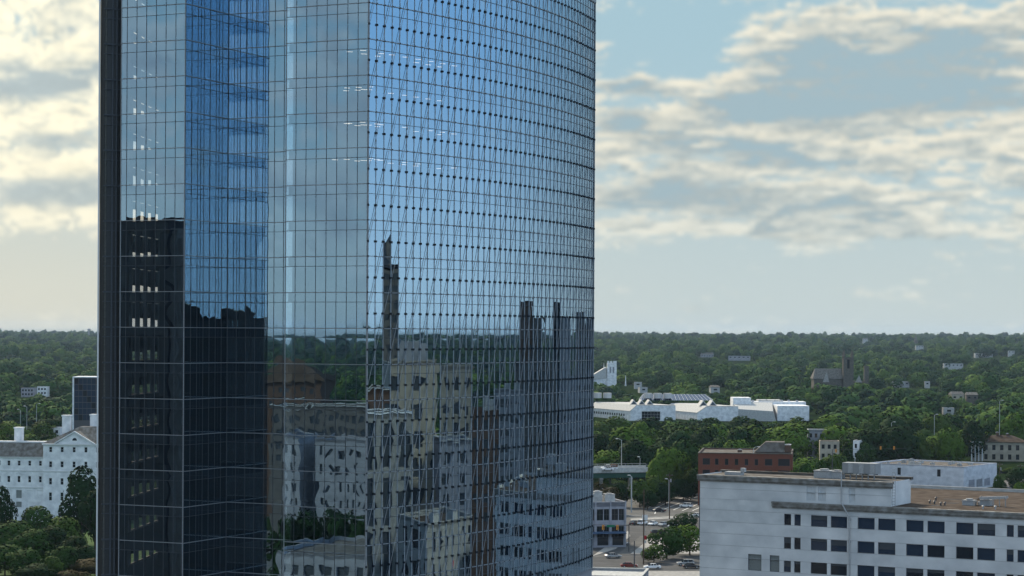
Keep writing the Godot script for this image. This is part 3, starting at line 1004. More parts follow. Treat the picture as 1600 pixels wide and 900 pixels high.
# ---------------------------------------------------------------- neighbours to the right of the tower
func make_right_buildings() -> void:
	# brick block
	var d := 800.0
	var p := at(1091, 708, d)
	var h := p.y
	var wid := 29.0
	var t := block("brick_building", "red brick building with a row of small dark windows behind the white stone building", "building", Vector3(p.x, 0, p.z), -8.0, Vector3(34.0, h, 34.0), M.brick, M.roof_gray,
		{"f": [[1.6, 4, 1, 2.7, h - 4.2, -4.2, 4, 2.4], [6.1, 3.6, 5, 1.3, h - 4.2, -4.2, 4, 2.3], [24.2, 5, 1, 2.7, h - 4.2, -4.2, 4, 2.4], [29.0, 5, 1, 4.2, h - 4.3, -4.2, 4, 2.6]], "r": [[1.5, 3.2, 8, 2.4, h - 4.3, -4.2, 4, 2.6]]}, {"coping": M.roof_gray, "parapet": 0.3})
	var hood := MB.new()
	hood.hexa([Vector3(20, h, -12), Vector3(31, h, -12), Vector3(31, h, -24), Vector3(20, h, -24), Vector3(24, h + 3.6, -15), Vector3(31, h + 3.6, -15), Vector3(31, h + 3.6, -24), Vector3(24, h + 3.6, -24)])
	part("roof_hood", hood, M.roof_gray, t)
	roof_units(t, [[14, h, -8, 1.6, 0.9, 1.6], [31.2, h, -14, 2.2, 2.6, 6.0]], M.brick_brown)
	# small worn white building
	var q := at(1357, 723, 905.0)
	var wt := block("worn_white_building", "low worn white building with flat cluttered roof and a few small windows", "building", Vector3(q.x, 0, q.z), -35.0, Vector3(42.0, q.y, 34.0), M.paint_worn, M.roof_gray,
		{"f": [[13.0, 17.5, 2, 1.5, q.y - 4.4, 5, 1, 2.9, 1, 3], [2.6, 5, 1, 1.7, q.y - 5.0, 5, 1, 3.2]]}, {"parapet": 0.5})
	for i in 14:
		var u := Vector3(3 + rng.randf() * 34, q.y - 0.5, -2 - rng.randf() * 24)
		roof_units(wt, [[u.x, u.y, u.z, 0.8 + rng.randf() * 1.6, 0.5 + rng.randf() * 0.9, 0.8 + rng.randf() * 1.4]], [M.galvanised, M.steel, M.roof_white][i % 3])
	for i in 3:   # faded painted panels on its side wall
		var g := MB.new()
		var z := -5.0 - i * 8.0
		g.quad(Vector3(42.004, 1.0, z), Vector3(42.004, 1.0, z - 6.0), Vector3(42.004, 4.2, z - 6.0), Vector3(42.004, 4.2 - i * 0.2, z))
		part("painted_panel", g, [M.lavender_stone, M.gray_stone, M.lavender_stone][i], wt)
	# grey corner building beside the tower
	var g0 := at(906, 786, 640.0)
	var gh := g0.y
	var gt := block("corner_shop_building", "grey three-storey corner building beside the tower with cream roof units", "building", Vector3(g0.x, 0, g0.z), 14.0, Vector3(14.2, gh, 30.0), M.lavender_stone, M.roof_gray,
		{"f": [[0.65, 4.55, 3, 1.95, gh - 5.2, -5.0, 2, 3.3, 1, 1], [2.8, 4.55, 3, 1.6, gh - 5.2, -5.0, 2, 3.3, 1, 1], [0.8, 4.6, 3, 3.4, 0.6, 5, 1, 3.4]], "r": [[1.0, 4.0, 7, 2.6, gh - 5.2, -5.0, 2, 3.0, 1, 1]]}, {"coping": M.gray_stone, "parapet": 1.2})
	for i in 4:
		var pil := MB.new()
		pil.span(Vector3(i * 4.55 + 0.05, 0, 0.002), Vector3(i * 4.55 + 0.5, gh + 0.5, 0.22))
		part("pilaster", pil, M.lavender_stone, gt)
	var aw := MB.new()
	aw.hexa([Vector3(0.3, 4.3, 0.002), Vector3(0.3, 4.1, 1.5), Vector3(13.9, 4.1, 1.5), Vector3(13.9, 4.3, 0.002), Vector3(0.3, 4.7, 0.002), Vector3(0.3, 4.3, 1.5), Vector3(13.9, 4.3, 1.5), Vector3(13.9, 4.7, 0.002)])
	part("shop_canopy", aw, M.car_blue, gt)
	roof_units(gt, [[2.6, gh - 1.2, -4, 3.0, 3.4, 3.0], [6.2, gh - 1.2, -6, 2.4, 3.9, 3.0], [9.2, gh - 1.2, -5, 3.0, 3.2, 2.4]], M.roof_white)
	# white flat roof at the foot of the tower
	var r0 := at(928, 897, 470.0)
	block("low_white_roof_building", "low building with bright white roof edge at the foot of the tower", "building", Vector3(r0.x - 3.0, 0, r0.z + 4), -9.0, Vector3(13.0, r0.y, 16.0), M.gray_stone, M.roof_white, {}, {"coping": M.roof_white, "parapet": 0.4})
	# long white halls with skylights
	var ex := thing("white_exhibition_hall", "long low white hall with pointed skylights and a blue glass roof behind the trees", "building", at(930, 660, 1500.0) * Vector3(1, 0, 1), 0.0)
	var oy := -ground_height(at(1050, 640, 1500.0).x, 1500.0) * 0.0
	var hx := func(x0: float, x1: float, y0: float, y1: float, z0: float, z1: float, m: Material, nm: String):
		var b := MB.new()
		b.span(Vector3(x0, y0 - 9.0, z0), Vector3(x1, y1, z1))
		part(nm, b, m, ex)
	ex.position.y = 5.0
	var k := 1500.0 / LENS      # metres to a pixel there
	var gy := func(py: float) -> float: return EYE - (py - 520.5) * k - 5.0
	# two long wings, each with a sloped roof on its left and an upright front
	for wg in [[24.1, 55.0, -26.0, -62.0, 643.0, 633.5, 4.2], [70.0, 98.0, -20.0, -58.0, 645.0, 634.5, 6.5]]:
		var ye: float = gy.call(wg[4])
		var yt: float = gy.call(wg[5])
		var rg := []
		for e in 2:
			var o := Vector3(wg[2] * e, 0, wg[3] * e)
			rg.append([o + Vector3(wg[0], -9, 0), o + Vector3(wg[1], -9, 0), o + Vector3(wg[1], yt, 0), o + Vector3(wg[0] + wg[6], yt, 0), o + Vector3(wg[0], ye, 0)])
		var body := MB.new()
		var f: Array = rg[0]
		var b: Array = rg[1]
		var big: bool = wg[0] < 40.0
		body.wall(f[0] + Vector3(wg[6], 0, 0), Vector3.RIGHT, wg[1] - wg[0] - wg[6], yt + 9.0, [Rect2(3.4, gy.call(657.5) + 9.0, 13.0, gy.call(643.0) - gy.call(657.5))] if big else [], 0.8)
		body.quad(f[0], f[0] + Vector3(wg[6], 0, 0), f[3], f[4])
		body.quad(b[0], f[0], f[4], b[4])
		body.quad(f[1], b[1], b[2], f[2])
		part("hall_wall", body, M.paint_white, ex)
		if big:
			add_window(ex, Vector3(wg[0] + wg[6] + 3.4, gy.call(657.5), -0.7), Vector3.RIGHT, 13.0, gy.call(643.0) - gy.call(657.5), M.frame_white, M.pane, 5, 2, 0.2)
			for i in 14:
				var w0: Vector3 = b[4].lerp(f[4], 0.12 + i * 0.055) - Vector3(0, 3.6, 0)
				var w1: Vector3 = b[4].lerp(f[4], 0.15 + i * 0.055) - Vector3(0, 3.6, 0)
				var so_ := MB.new()
				so_.quad(w0 + Vector3(-0.1, 0, 0.05), w1 + Vector3(-0.1, 0, 0.05), w1 + Vector3(-0.1, 1.6, 0.05), w0 + Vector3(-0.1, 1.6, 0.05))
				part("side_window", so_, M.pane, ex)
		var rfm := MB.new()
		rfm.quad(b[4] + Vector3(-0.3, 0.12, 0), f[4] + Vector3(-0.3, 0.12, 0.3), f[3] + Vector3(0, 0.16, 0.3), b[3] + Vector3(0, 0.16, 0))
		rfm.quad(f[3] + Vector3(0, 0.16, 0.3), f[2] + Vector3(0, 0.16, 0.3), b[2] + Vector3(0, 0.16, 0), b[3] + Vector3(0, 0.16, 0))
		part("hall_roof", rfm, M.roof_white, ex)
	hx.call(97.5, 110.0, 0.0, gy.call(623.0), -30.0, -50.0, M.paint_white, "hall_tower")
	var slope2 := MB.new()
	slope2.hexa([Vector3(98, -9, -6), Vector3(126, -9, -2), Vector3(128, -9, -40), Vector3(98, -9, -40), Vector3(98, gy.call(639.0), -6), Vector3(122, gy.call(642.0), -2), Vector3(126, gy.call(631.0), -40), Vector3(98, gy.call(630.5), -40)])
	part("hall_roof", slope2, M.roof_white, ex)
	hx.call(110.0, 150.0, 0.0, gy.call(630.0), -42.0, -60.0, M.paint_white, "hall_block")
	hx.call(118.0, 134.0, 0.0, gy.call(628.0), -48.0, -70.0, M.roof_white, "hall_block")
	hx.call(126.0, 148.0, 0.0, gy.call(634.0), -10.0, -41.0, M.paint_white, "hall_block")
	for i in 7:
		roof_units(ex, [[112.0 + i * 5.2, gy.call(630.0), -44.0 - (i % 3) * 3.0, 1.6, 0.9, 1.4]], M.galvanised)
	for s in [[30, 635], [35.5, 635], [41, 635], [78, 635.5], [84.5, 635.5]]:
		var b := MB.new()
		var y: float = gy.call(s[1] - 0.5)
		var x: float = s[0] - 6.0
		b.hexa([Vector3(x, y, -8), Vector3(x + 6, y, -8), Vector3(x + 6, y, -30), Vector3(x, y, -30), Vector3(x + 2.6, y + 3.6, -8.5), Vector3(x + 3.0, y + 3.6, -8.5), Vector3(x + 3.0, y + 3.6, -30), Vector3(x + 2.6, y + 3.6, -30)])
		var sk := part("skylight", b, M.roof_white, ex)
		var gl := MB.new()
		gl.tri(Vector3(x + 0.7, y + 0.1, -7.99), Vector3(x + 5.3, y + 0.1, -7.99), Vector3(x + 2.8, y + 3.1, -8.4))
		part("pane", gl, M.pane, sk)
	var solar := MB.new()
	solar.hexa([Vector3(34, gy.call(630.0), -62), Vector3(86, gy.call(630.0), -62), Vector3(88, gy.call(630.0), -76), Vector3(34, gy.call(630.0), -76), Vector3(37, gy.call(620.8), -74), Vector3(82, gy.call(620.8), -74), Vector3(82, gy.call(620.8), -76), Vector3(37, gy.call(620.8), -76)])
	var so := part("glass_roof", solar, M.solar_blue, ex)
	for i in 19:
		var b := MB.new()
		b.bar(Vector3(35.0 + i * 2.8, gy.call(630.0) + 0.05, -61.9), Vector3(37.4 + i * 2.45, gy.call(620.8) + 0.1, -74.0), 0.12, 0.12)
		part("glazing_bar", b, M.frame_white, so)
	for i in 5:
		var b := MB.new()
		b.tube(Vector3(4 + i * 7.0 + (22 if i > 1 else 0), gy.call(627.0), -64), Vector3(4 + i * 7.0 + (22 if i > 1 else 0), gy.call(618.5), -64), 3.0, 3.0, 12)
		part("roof_tank", b, M.galvanised, ex)


# ---------------------------------------------------------------- churches and houses among the trees
func make_far_buildings() -> void:
	# white church with a crenellated tower
	var d := 2200.0
	var k := d / LENS
	var p := at(925, 598, d)
	var g := ground_height(p.x, d)
	var c := thing("white_church", "white church with steep roof and square battlemented tower among far trees", "church", Vector3(p.x, g, p.z))
	var tw := at(959, 564, d).y - g
	var nave := MB.new()
	var nh := at(930, 590, d).y - g
	var rh := at(944, 574, d).y - g
	nave.hexa([Vector3(-8, 0, 0), Vector3(15, 0, 0), Vector3(15, 0, -24), Vector3(-8, 0, -24), Vector3(-8, nh - 3, 0), Vector3(15, nh, 0), Vector3(15, nh, -24), Vector3(-8, nh - 3, -24)])
	part("nave", nave, M.paint_white, c)
	var rf := MB.new()
	rf.hexa([Vector3(-9, nh - 3.5, 0.6), Vector3(15, nh - 0.5, 0.6), Vector3(15, nh - 0.5, -24.6), Vector3(-9, nh - 3.5, -24.6), Vector3(13.6, rh, 0.3), Vector3(14.6, rh, 0.3), Vector3(14.6, rh, -24.3), Vector3(13.6, rh, -24.3)])
	part("nave_roof", rf, M.roof_white, c)
	var tm := MB.new()
	tm.wall(Vector3(15.2, 0, 2), Vector3.RIGHT, 9.4, tw - 2, [Rect2(2.4, tw - 12, 1.6, 6), Rect2(5.4, tw - 12, 1.6, 6)], 0.5)
	tm.quad(Vector3(15.2, 0, -8), Vector3(15.2, 0, 2), Vector3(15.2, tw - 2, 2), Vector3(15.2, tw - 2, -8))
	tm.quad(Vector3(24.6, 0, 2), Vector3(24.6, 0, -8), Vector3(24.6, tw - 2, -8), Vector3(24.6, tw - 2, 2))
	tm.span(Vector3(15.21, tw - 2.6, 1.99), Vector3(24.59, tw - 2.0, -8))
	for q in [[15.2, 0.0], [18.1, 0.0], [21.0, 0.0], [22.6, 0.0]]:
		tm.span(Vector3(q[0], tw - 2, 2), Vector3(q[0] + 2.0, tw, 0.8))
	part("tower", tm, M.paint_white, c)
	var lv := MB.new()
	lv.span(Vector3(17.4, tw - 12.5, 1.5), Vector3(22.4, tw - 5.5, 1.45))
	part("louvre", lv, M.gray_stone, c)
	for q in [[12.0, rh + 4.5], [34.0, at(978, 586, d).y - g]]:
		var sp := MB.new()
		sp.tube(Vector3(q[0], maxf(q[1] - 11.0, 0.0), -4), Vector3(q[0], q[1], -4), 1.0, 0.08, 6)
		part("pinnacle", sp, M.paint_white, c)
	# dark stone church
	d = 1950.0
	p = at(1325, 600, d)
	g = ground_height(p.x, d)
	var s := thing("dark_stone_church", "dark stone church with a tall pinnacled tower rising from the trees", "church", Vector3(p.x, g, p.z))
	var th := at(1328, 546, d).y - g
	var bd := MB.new()
	bd.wall(Vector3(-4.2, 0, 1), Vector3.RIGHT, 8.6, th - 7.0, [Rect2(3.2, th - 17, 2.2, 8.0)], 0.8)
	bd.quad(Vector3(-4.2, 0, -7.6), Vector3(-4.2, 0, 1), Vector3(-4.2, th - 7, 1), Vector3(-4.2, th - 7, -7.6))
	bd.quad(Vector3(4.4, 0, 1), Vector3(4.4, 0, -7.6), Vector3(4.4, th - 7, -7.6), Vector3(4.4, th - 7, 1))
	bd.span(Vector3(-4.2, th - 8, 0.9), Vector3(4.4, th - 7.2, -7.6))
	part("tower", bd, M.church_stone, s)
	var op := MB.new()
	op.span(Vector3(-1.4, th - 17.4, 0.3), Vector3(1.6, th - 8.6, 0.25))
	part("belfry_opening", op, M.pane, s)
	for q in [[-4.2, 1.0], [3.2, 1.0], [-4.2, -6.4], [3.2, -6.4]]:
		var pn := MB.new()
		pn.span(Vector3(q[0], 0, q[1] + 0.3), Vector3(q[0] + 1.5, th - 4.0, q[1] - 1.3))
		pn.tube(Vector3(q[0] + 0.75, th - 4.0, q[1] - 0.5), Vector3(q[0] + 0.75, th, q[1] - 0.5), 0.8, 0.1, 6)
		part("pinnacle", pn, M.church_stone, s)
	var nv := MB.new()
	var eh := at(1300, 592, d).y - g
	var rg := at(1300, 576, d).y - g
	nv.hexa([Vector3(-30, 0, -2), Vector3(-5, 0, -2), Vector3(-5, 0, -20), Vector3(-30, 0, -20), Vector3(-30, eh, -2), Vector3(-5, eh, -2), Vector3(-5, eh, -20), Vector3(-30, eh, -20)])
	nv.span(Vector3(15.0, 0, -3), Vector3(19.0, at(1356, 572, d).y - g, -7))
	nv.span(Vector3(4.6, 0, -4), Vector3(15.0, eh - 2, -18))
	part("nave", nv, M.church_stone, s)
	var nr := MB.new()
	nr.hexa([Vector3(-31, eh, -1), Vector3(-4.3, eh, -1), Vector3(-4.3, eh, -21), Vector3(-31, eh, -21), Vector3(-28, rg, -10.5), Vector3(-4.4, rg, -10.5), Vector3(-4.4, rg, -11.5), Vector3(-28, rg, -11.5)])
	part("nave_roof", nr, M.slate, s)
	for q in [[-18.0, 1.0], [11.0, 0.6]]:
		var gb := MB.new()
		gb.tri(Vector3(q[0] - 4.5, eh - 3, -0.9), Vector3(q[0] + 1.5, eh - 3, -0.9), Vector3(q[0] - 1.0, eh + 6 * q[1], -0.9))
		gb.tri(Vector3(q[0] - 4.5, eh - 3, -0.9), Vector3(q[0] - 1.0, eh + 6 * q[1], -0.9), Vector3(q[0] - 1.0, eh, -9))
		part("gable", gb, M.concrete, s)
	# pale houses and flat roofs that show between the crowns: [px, py of the top, depth, width in pixels, height m, wall, roof, label]
	var rows := [
		[1105, 551, 3400.0, 20, 9.0, M.gray_stone, M.slate, "grey roofed house at the far edge of the wood, left of its neighbour"],
		[1155, 556, 3100.0, 34, 8.0, M.gray_stone, M.roof_gray, "long pale house under a grey roof far in the trees"],
		[997, 597, 1900.0, 12, 7.0, M.paint_white, M.roof_white, "small white roof in the trees right of the white church"],
		[1006, 605, 1800.0, 12, 6.0, M.paint_white, M.roof_white, "small white roof low in the trees above the exhibition hall"],
		[1118, 602, 1850.0, 14, 8.0, M.paint_white, M.slate, "little white gabled house in dark trees mid distance"],
		[1437, 540, 4200.0, 12, 10.0, M.paint_white, M.roof_white, "tiny white house near the horizon below the spire"],
		[1352, 528, 4600.0, 8, 16.0, M.paint_white, M.slate, "white turret at the horizon right of the dark church"],
		[1490, 568, 2600.0, 30, 9.0, M.paint_white, M.roof_gray, "white flat roofed building in the trees at right"],
		[1538, 552, 3200.0, 28, 9.0, M.paint_white, M.roof_gray, "long white flat building far right below the horizon"],
		[1580, 548, 3200.0, 10, 12.0, M.paint_white, M.roof_white, "white block at the right end of the far flat building"],
		[1410, 596, 1750.0, 24, 7.0, M.paint_white, M.roof_white, "white ridge roof peeking out right of the dark church"],
		[1449, 596, 1750.0, 8, 8.0, M.paint_white, M.roof_white, "white gable end peeking out of the right hand trees"],
		[1497, 612, 1500.0, 20, 12.0, M.beige, M.slate, "beige house with grey roof among trees at right"],
		[1519, 613, 1500.0, 18, 11.0, M.church_stone, M.slate, "brownish house beside the beige house among trees"],
		[1483, 637, 1400.0, 16, 7.0, M.paint_white, M.roof_white, "white slanted roof below the beige house"],
	]
	for r in rows:
		# as far away as its height asks: the ground rises towards the horizon
		var dd := 1300.0
		while dd < 6500.0 and at(r[0], r[1], dd).y - ground_height(at(r[0], r[1], dd).x, dd) > r[4]:
			dd += 20.0
		var q := at(r[0], r[1], dd)
		var gg := ground_height(q.x, dd)
		var w: float = r[3] * dd / LENS
		var wh: float = q.y - gg
		open_views.append([r[0] - r[3] * 0.5 - 1.0, r[0] + r[3] * 0.5 + 1.0, r[1] + 5.0, dd - 10.0])
		var nw := int(clampf(w / 4.5, 1, 5))
		var hs := thing("house", r[7], "house", Vector3(q.x - w * 0.5, gg, q.z), deg_to_rad(rng.randf_range(-14, 14)))
		var eave := wh - minf(3.5, w * 0.22) if r[6] == M.slate else wh
		shell(hs, Vector3.ZERO, Vector3(w, eave, 9.0), M.house_pale if r[5] == M.paint_white else r[5], r[6], {"f": [[w / nw * 0.3, w / nw, nw, w / nw * 0.4, eave - 3.0, -3.2, 1, 1.5]]}, {"parapet": 0.3})
		if r[6] == M.slate:
			var gab := MB.new()
			gab.hexa([Vector3(-0.4, eave + 0.003, 0.4), Vector3(w + 0.4, eave + 0.003, 0.4), Vector3(w + 0.4, eave + 0.003, -9.4), Vector3(-0.4, eave + 0.003, -9.4), Vector3(0.5, wh, -4.3), Vector3(w - 0.5, wh, -4.3), Vector3(w - 0.5, wh, -4.7), Vector3(0.5, wh, -4.7)])
			part("gable_roof", gab, M.slate, hs)
	# slender spire at the horizon and a water tower far left
	var sp := at(1431, 521, 5200.0)
	var sg := ground_height(sp.x, 5200.0)
	var st := thing("church_spire", "thin dark spire standing above the treeline on the right horizon", "spire", Vector3(sp.x, sg, sp.z))
	var sm_ := MB.new()
	sm_.tube(Vector3(0, (sp.y - sg) * 0.55, 0), Vector3(0, sp.y - sg, 0), 4.0, 0.2, 8)
	part("spire_roof", sm_, M.slate, st)
	var sb := MB.new()
	sb.span(Vector3(-4, 0, 4), Vector3(4, (sp.y - sg) * 0.55, -4))
	part("spire_base", sb, M.church_stone, st)
	var wp := at(139, 513.5, 7600.0)
	var wg := ground_height(wp.x, 7600.0)
	var wt := thing("water_tower", "small water tower on the far left ridge", "water tower", Vector3(wp.x, wg, wp.z))
	var wl := MB.new()
	wl.tube(Vector3(0, 0, 0), Vector3(0, wp.y - wg - 6, 0), 1.8, 1.6, 8)
	part("stem", wl, M.gray_stone, wt)
	var wb := MB.new()
	wb.ball(Vector3(0, wp.y - wg - 3.5, 0), Vector3(6.5, 4.0, 6.5))
	part("tank", wb, M.gray_stone, wt)
	# buildings just beyond the brick one
	var b1 := at(1262, 672, 1000.0)
	block("blue_grey_house", "blue grey block with white roof edge behind the brick building", "building", Vector3(b1.x, 0, b1.z), -6.0, Vector3(8.5, b1.y, 9), M.gray_stone, M.roof_white, {"f": [[0.8, 2.4, 3, 1.2, b1.y - 3.4, -4, 3, 1.9]]}, {"coping": M.roof_white})
	var b2 := at(1281, 689, 960.0)
	block("beige_low_house", "low beige house with brown roof right of the blue grey block", "building", Vector3(b2.x, 0, b2.z), -6.0, Vector3(8.5, b2.y, 9), M.beige, M.roof_brown, {"f": [[0.8, 2.6, 3, 1.3, b2.y - 3.4, -4, 3, 1.9]]}, {"parapet": 0.2})
	var b3 := at(1333, 688, 960.0)
	block("slim_white_house", "narrow white gabled end among trees above the worn white building", "building", Vector3(b3.x, 0, b3.z), -20.0, Vector3(2.6, b3.y, 9), M.paint_white, M.slate, {"f": [[0.7, 2.6, 1, 1.0, b3.y - 3.4, -4, 3, 1.9]]}, {"parapet": 0.2})
	# villa at the right edge
	var b4 := at(1517, 690, 1080.0)
	var vt := block("tan_roof_villa", "pale villa with tan hipped roof and white porch columns at the right edge", "building", Vector3(b4.x, 0, b4.z), -12.0, Vector3(26.0, b4.y, 16), M.beige, M.roof_brown, {"f": [[6.5, 3.8, 5, 1.6, b4.y - 4.0, -4.6, 3, 2.6, 1, 1]]}, {"parapet": 0.0})
	var hip := MB.new()
	hip.hexa([Vector3(-0.9, b4.y + 0.003, 0.9), Vector3(26.9, b4.y + 0.003, 0.9), Vector3(26.9, b4.y + 0.003, -16.9), Vector3(-0.9, b4.y + 0.003, -16.9), Vector3(7, b4.y + 3.0, -7), Vector3(20, b4.y + 3.0, -7), Vector3(20, b4.y + 3.0, -9), Vector3(7, b4.y + 3.0, -9)])
	part("hip_roof", hip, M.roof_brown, vt)
	for i in 4:
		var cl := MB.new()
		cl.tube(Vector3(0.4 + i * 1.7, 0, 2.2), Vector3(0.4 + i * 1.7, b4.y - 0.6, 2.2), 0.3, 0.26, 8)
		part("column", cl, M.paint_white, vt)
	var en := MB.new()
	en.span(Vector3(-0.2, b4.y - 0.6, 2.7), Vector3(6.0, b4.y + 0.1, 0.95))
	part("porch_roof", en, M.paint_white, vt)
	roof_units(vt, [[12, b4.y + 2.6, -7, 1.4, 1.8, 1.4], [17, b4.y + 2.4, -6.5, 1.2, 1.4, 1.2]], M.brick_brown)
	var b5 := at(1573, 706, 860.0)
	block("stone_gate_house", "tall grey stone house front behind the tan villa", "building", Vector3(b5.x, 0, b5.z + 40), -12.0, Vector3(12.0, b5.y + 1.5, 10), M.dark_stone, M.slate, {"f": [[1.5, 3.6, 3, 1.6, b5.y - 3.0, -4.6, 3, 2.4]]}, {})


# ---------------------------------------------------------------- the white hospital block and its neighbours on the left
func make_left_buildings() -> void:
	var d := 720.0
	var k := d / LENS
	var o := at(-45, 800, d)
	o.y = 0.0
	var hy := func(py: float) -> float: return EYE - (py - 515.5) * k
	var hx := func(px: float) -> float: return (px + 45.0) * k
	var t := thing("white_institution_building", "long white painted building with a pedimented end pavilion, small dark windows and white chimneys", "building", o, deg_to_rad(-5.0))
	var xp: float = hx.call(71.0)
	var xe: float = hx.call(186.0)
	var holes := []
	var wins := []
	for px in [-17.0, -1.0, 14.7, 31.0, 48.0, 65.0]:
		for q in [[724.0, 8.0], [749.0, 10.0]]:
			wins.append([Rect2(hx.call(px) - 0.5, hy.call(q[0]) - q[1] * k * 0.5, 1.0, q[1] * k), 0])
		wins.append([Rect2(hx.call(px) - 1.0, hy.call(779.0), 2.0, 13.0 * k), 1 if px == 31.0 else 2])
		wins.append([Rect2(hx.call(px) - 1.0, hy.call(793.0), 2.0, 9.0 * k), 1 if px == 31.0 else 2])
	for px in [82.7, 101.0, 120.0, 138.7, 157.0]:
		for q in [[702.0, 8.5], [725.0, 9.5], [751.5, 10.5], [775.0, 13.0]]:
			wins.append([Rect2(hx.call(px) - 0.52, hy.call(q[0]) - q[1] * k * 0.5, 1.04, q[1] * k), 0])
	var wing := MB.new()
	var whole := wins.filter(func(w): return w[0].end.x < xp - 0.2).map(func(w): return w[0])
	wing.wall(Vector3.ZERO, Vector3.RIGHT, xp, hy.call(714.0), whole, 0.3)
	wing.quad(Vector3(0, 0, -14), Vector3.ZERO, Vector3(0, hy.call(714.0), 0), Vector3(0, hy.call(714.0), -14))
	part("wing_wall", wing, M.paint_white, t)
	var pav := MB.new()
	pav.wall(Vector3(xp, 0, 1.0), Vector3.RIGHT, xe - xp, hy.call(693.5), wins.filter(func(w): return w[0].end.x > xp).map(func(w): return Rect2(w[0].position - Vector2(xp, 0), w[0].size)), 0.3)
	pav.quad(Vector3(xp, 0, -18), Vector3(xp, 0, 1), Vector3(xp, hy.call(693.5), 1), Vector3(xp, hy.call(693.5), -18))
	pav.quad(Vector3(xe, 0, 1), Vector3(xe, 0, -18), Vector3(xe, hy.call(693.5), -18), Vector3(xe, hy.call(693.5), 1))
	part("pavilion_wall", pav, M.paint_white, t)
	for w in wins:
		var r: Rect2 = w[0]
		var z := 0.76 if r.position.x > xp else -0.24
		add_window(t, Vector3(r.position.x, r.position.y, z + (0.12 if w[1] == 2 else 0.0)), Vector3.RIGHT, r.size.x, r.size.y, M.frame_white, [M.pane, M.blind, M.paint_white][w[1]], 0, 1 if w[1] == 0 else 0, 0.09)
		if absf(r.position.y + r.size.y * 0.5 - hy.call(749.0)) < 0.3 and r.position.x < xp:
			var arch := MB.new()      # raised arch round each middle window
			for i in 8:
				var a0 := PI * i / 8.0
				var a1 := PI * (i + 1) / 8.0
				var c := Vector3(r.position.x + 0.5, r.end.y + 0.1, 0.06)
				arch.bar(c + Vector3(cos(a0) * 1.15, sin(a0) * 1.15, 0), c + Vector3(cos(a1) * 1.15, sin(a1) * 1.15, 0), 0.12, 0.12)
			part("window_arch", arch, M.paint_white, t)
	for q in [[736.5, 0.0, xp, 0.002], [736.5, xp, xe, 1.002], [762.5, 0.0, xp, 0.002]]:
		var s := MB.new()
		s.span(Vector3(q[1], hy.call(q[0]), q[3]), Vector3(q[2], hy.call(q[0]) + 0.35, q[3] + 0.18))
		part("string_course", s, M.frame_white, t)
	var cor := MB.new()
	cor.span(Vector3(-0.2, hy.call(715.5), 0.002), Vector3(xp - 0.002, hy.call(713.5), 0.4))
	cor.span(Vector3(xp - 0.3, hy.call(695.0), 1.002), Vector3(xe + 0.3, hy.call(692.6), 1.5))
	part("cornice", cor, M.frame_white, t)
	var ped := MB.new()
	var pl: float = hx.call(92.0)
	var pr: float = hx.call(150.0)
	var pm: float = hx.call(121.0)
	var py0: float = hy.call(692.5)
	var pt: float = hy.call(675.0)
	ped.tri(Vector3(pl, py0, 1.1), Vector3(pr, py0, 1.1), Vector3(pm, pt, 1.1))
	ped.bar(Vector3(pl - 0.6, py0, 1.3), Vector3(pm, pt + 0.25, 1.3), 0.6, 0.35)
	ped.bar(Vector3(pr + 0.6, py0, 1.3), Vector3(pm, pt + 0.25, 1.3), 0.6, 0.35)
	part("pediment", ped, M.paint_white, t)
	var lun := MB.new()
	for i in 6:
		lun.tri(Vector3(pm, py0 + 1.0, 1.13), Vector3(pm + cos(PI * i / 6) * 0.8, py0 + 1.0 + sin(PI * i / 6) * 0.9, 1.13), Vector3(pm + cos(PI * (i + 1) / 6) * 0.8, py0 + 1.0 + sin(PI * (i + 1) / 6) * 0.9, 1.13))
	part("lunette_window", lun, M.pane, t)
	var rf := MB.new()
	var ry: float = hy.call(714.0)
	rf.hexa([Vector3(-0.4, ry, 0.5), Vector3(xp, ry, 0.5), Vector3(xp, ry, -13), Vector3(-0.4, ry, -13), Vector3(-0.4, hy.call(693.0), -5), Vector3(xp, hy.call(693.0), -5), Vector3(xp, hy.call(693.0), -8), Vector3(-0.4, hy.call(693.0), -8)])
	part("wing_roof", rf, M.slate, t)
	var rw := MB.new()
	rw.span(Vector3(-0.4, hy.call(694.0), -5.2), Vector3(xp - 0.1, hy.call(691.0), -7.9))
	part("ridge_wall", rw, M.paint_white, t)
	var hp := MB.new()
	hp.hexa([Vector3(xp - 0.4, py0, 0.95), Vector3(xe + 0.4, py0, 0.95), Vector3(xe + 0.4, py0, -18), Vector3(xp - 0.4, py0, -18), Vector3(hx.call(118.0), hy.call(667.5), -7), Vector3(xe - 3, hy.call(667.5), -7), Vector3(xe - 3, hy.call(667.5), -10), Vector3(hx.call(118.0), hy.call(667.5), -10)])
	part("pavilion_roof", hp, M.slate, t)
	var gr := MB.new()                # roof behind the pediment
	gr.hexa([Vector3(pl - 0.6, py0, 0.9), Vector3(pr + 0.6, py0, 0.9), Vector3(pr + 0.6, py0, -6), Vector3(pl - 0.6, py0, -6), Vector3(pm - 0.1, pt + 0.2, 0.85), Vector3(pm + 0.1, pt + 0.2, 0.85), Vector3(pm + 0.1, pt + 0.2, -6), Vector3(pm - 0.1, pt + 0.2, -6)])
	part("pediment_roof", gr, M.slate, t)
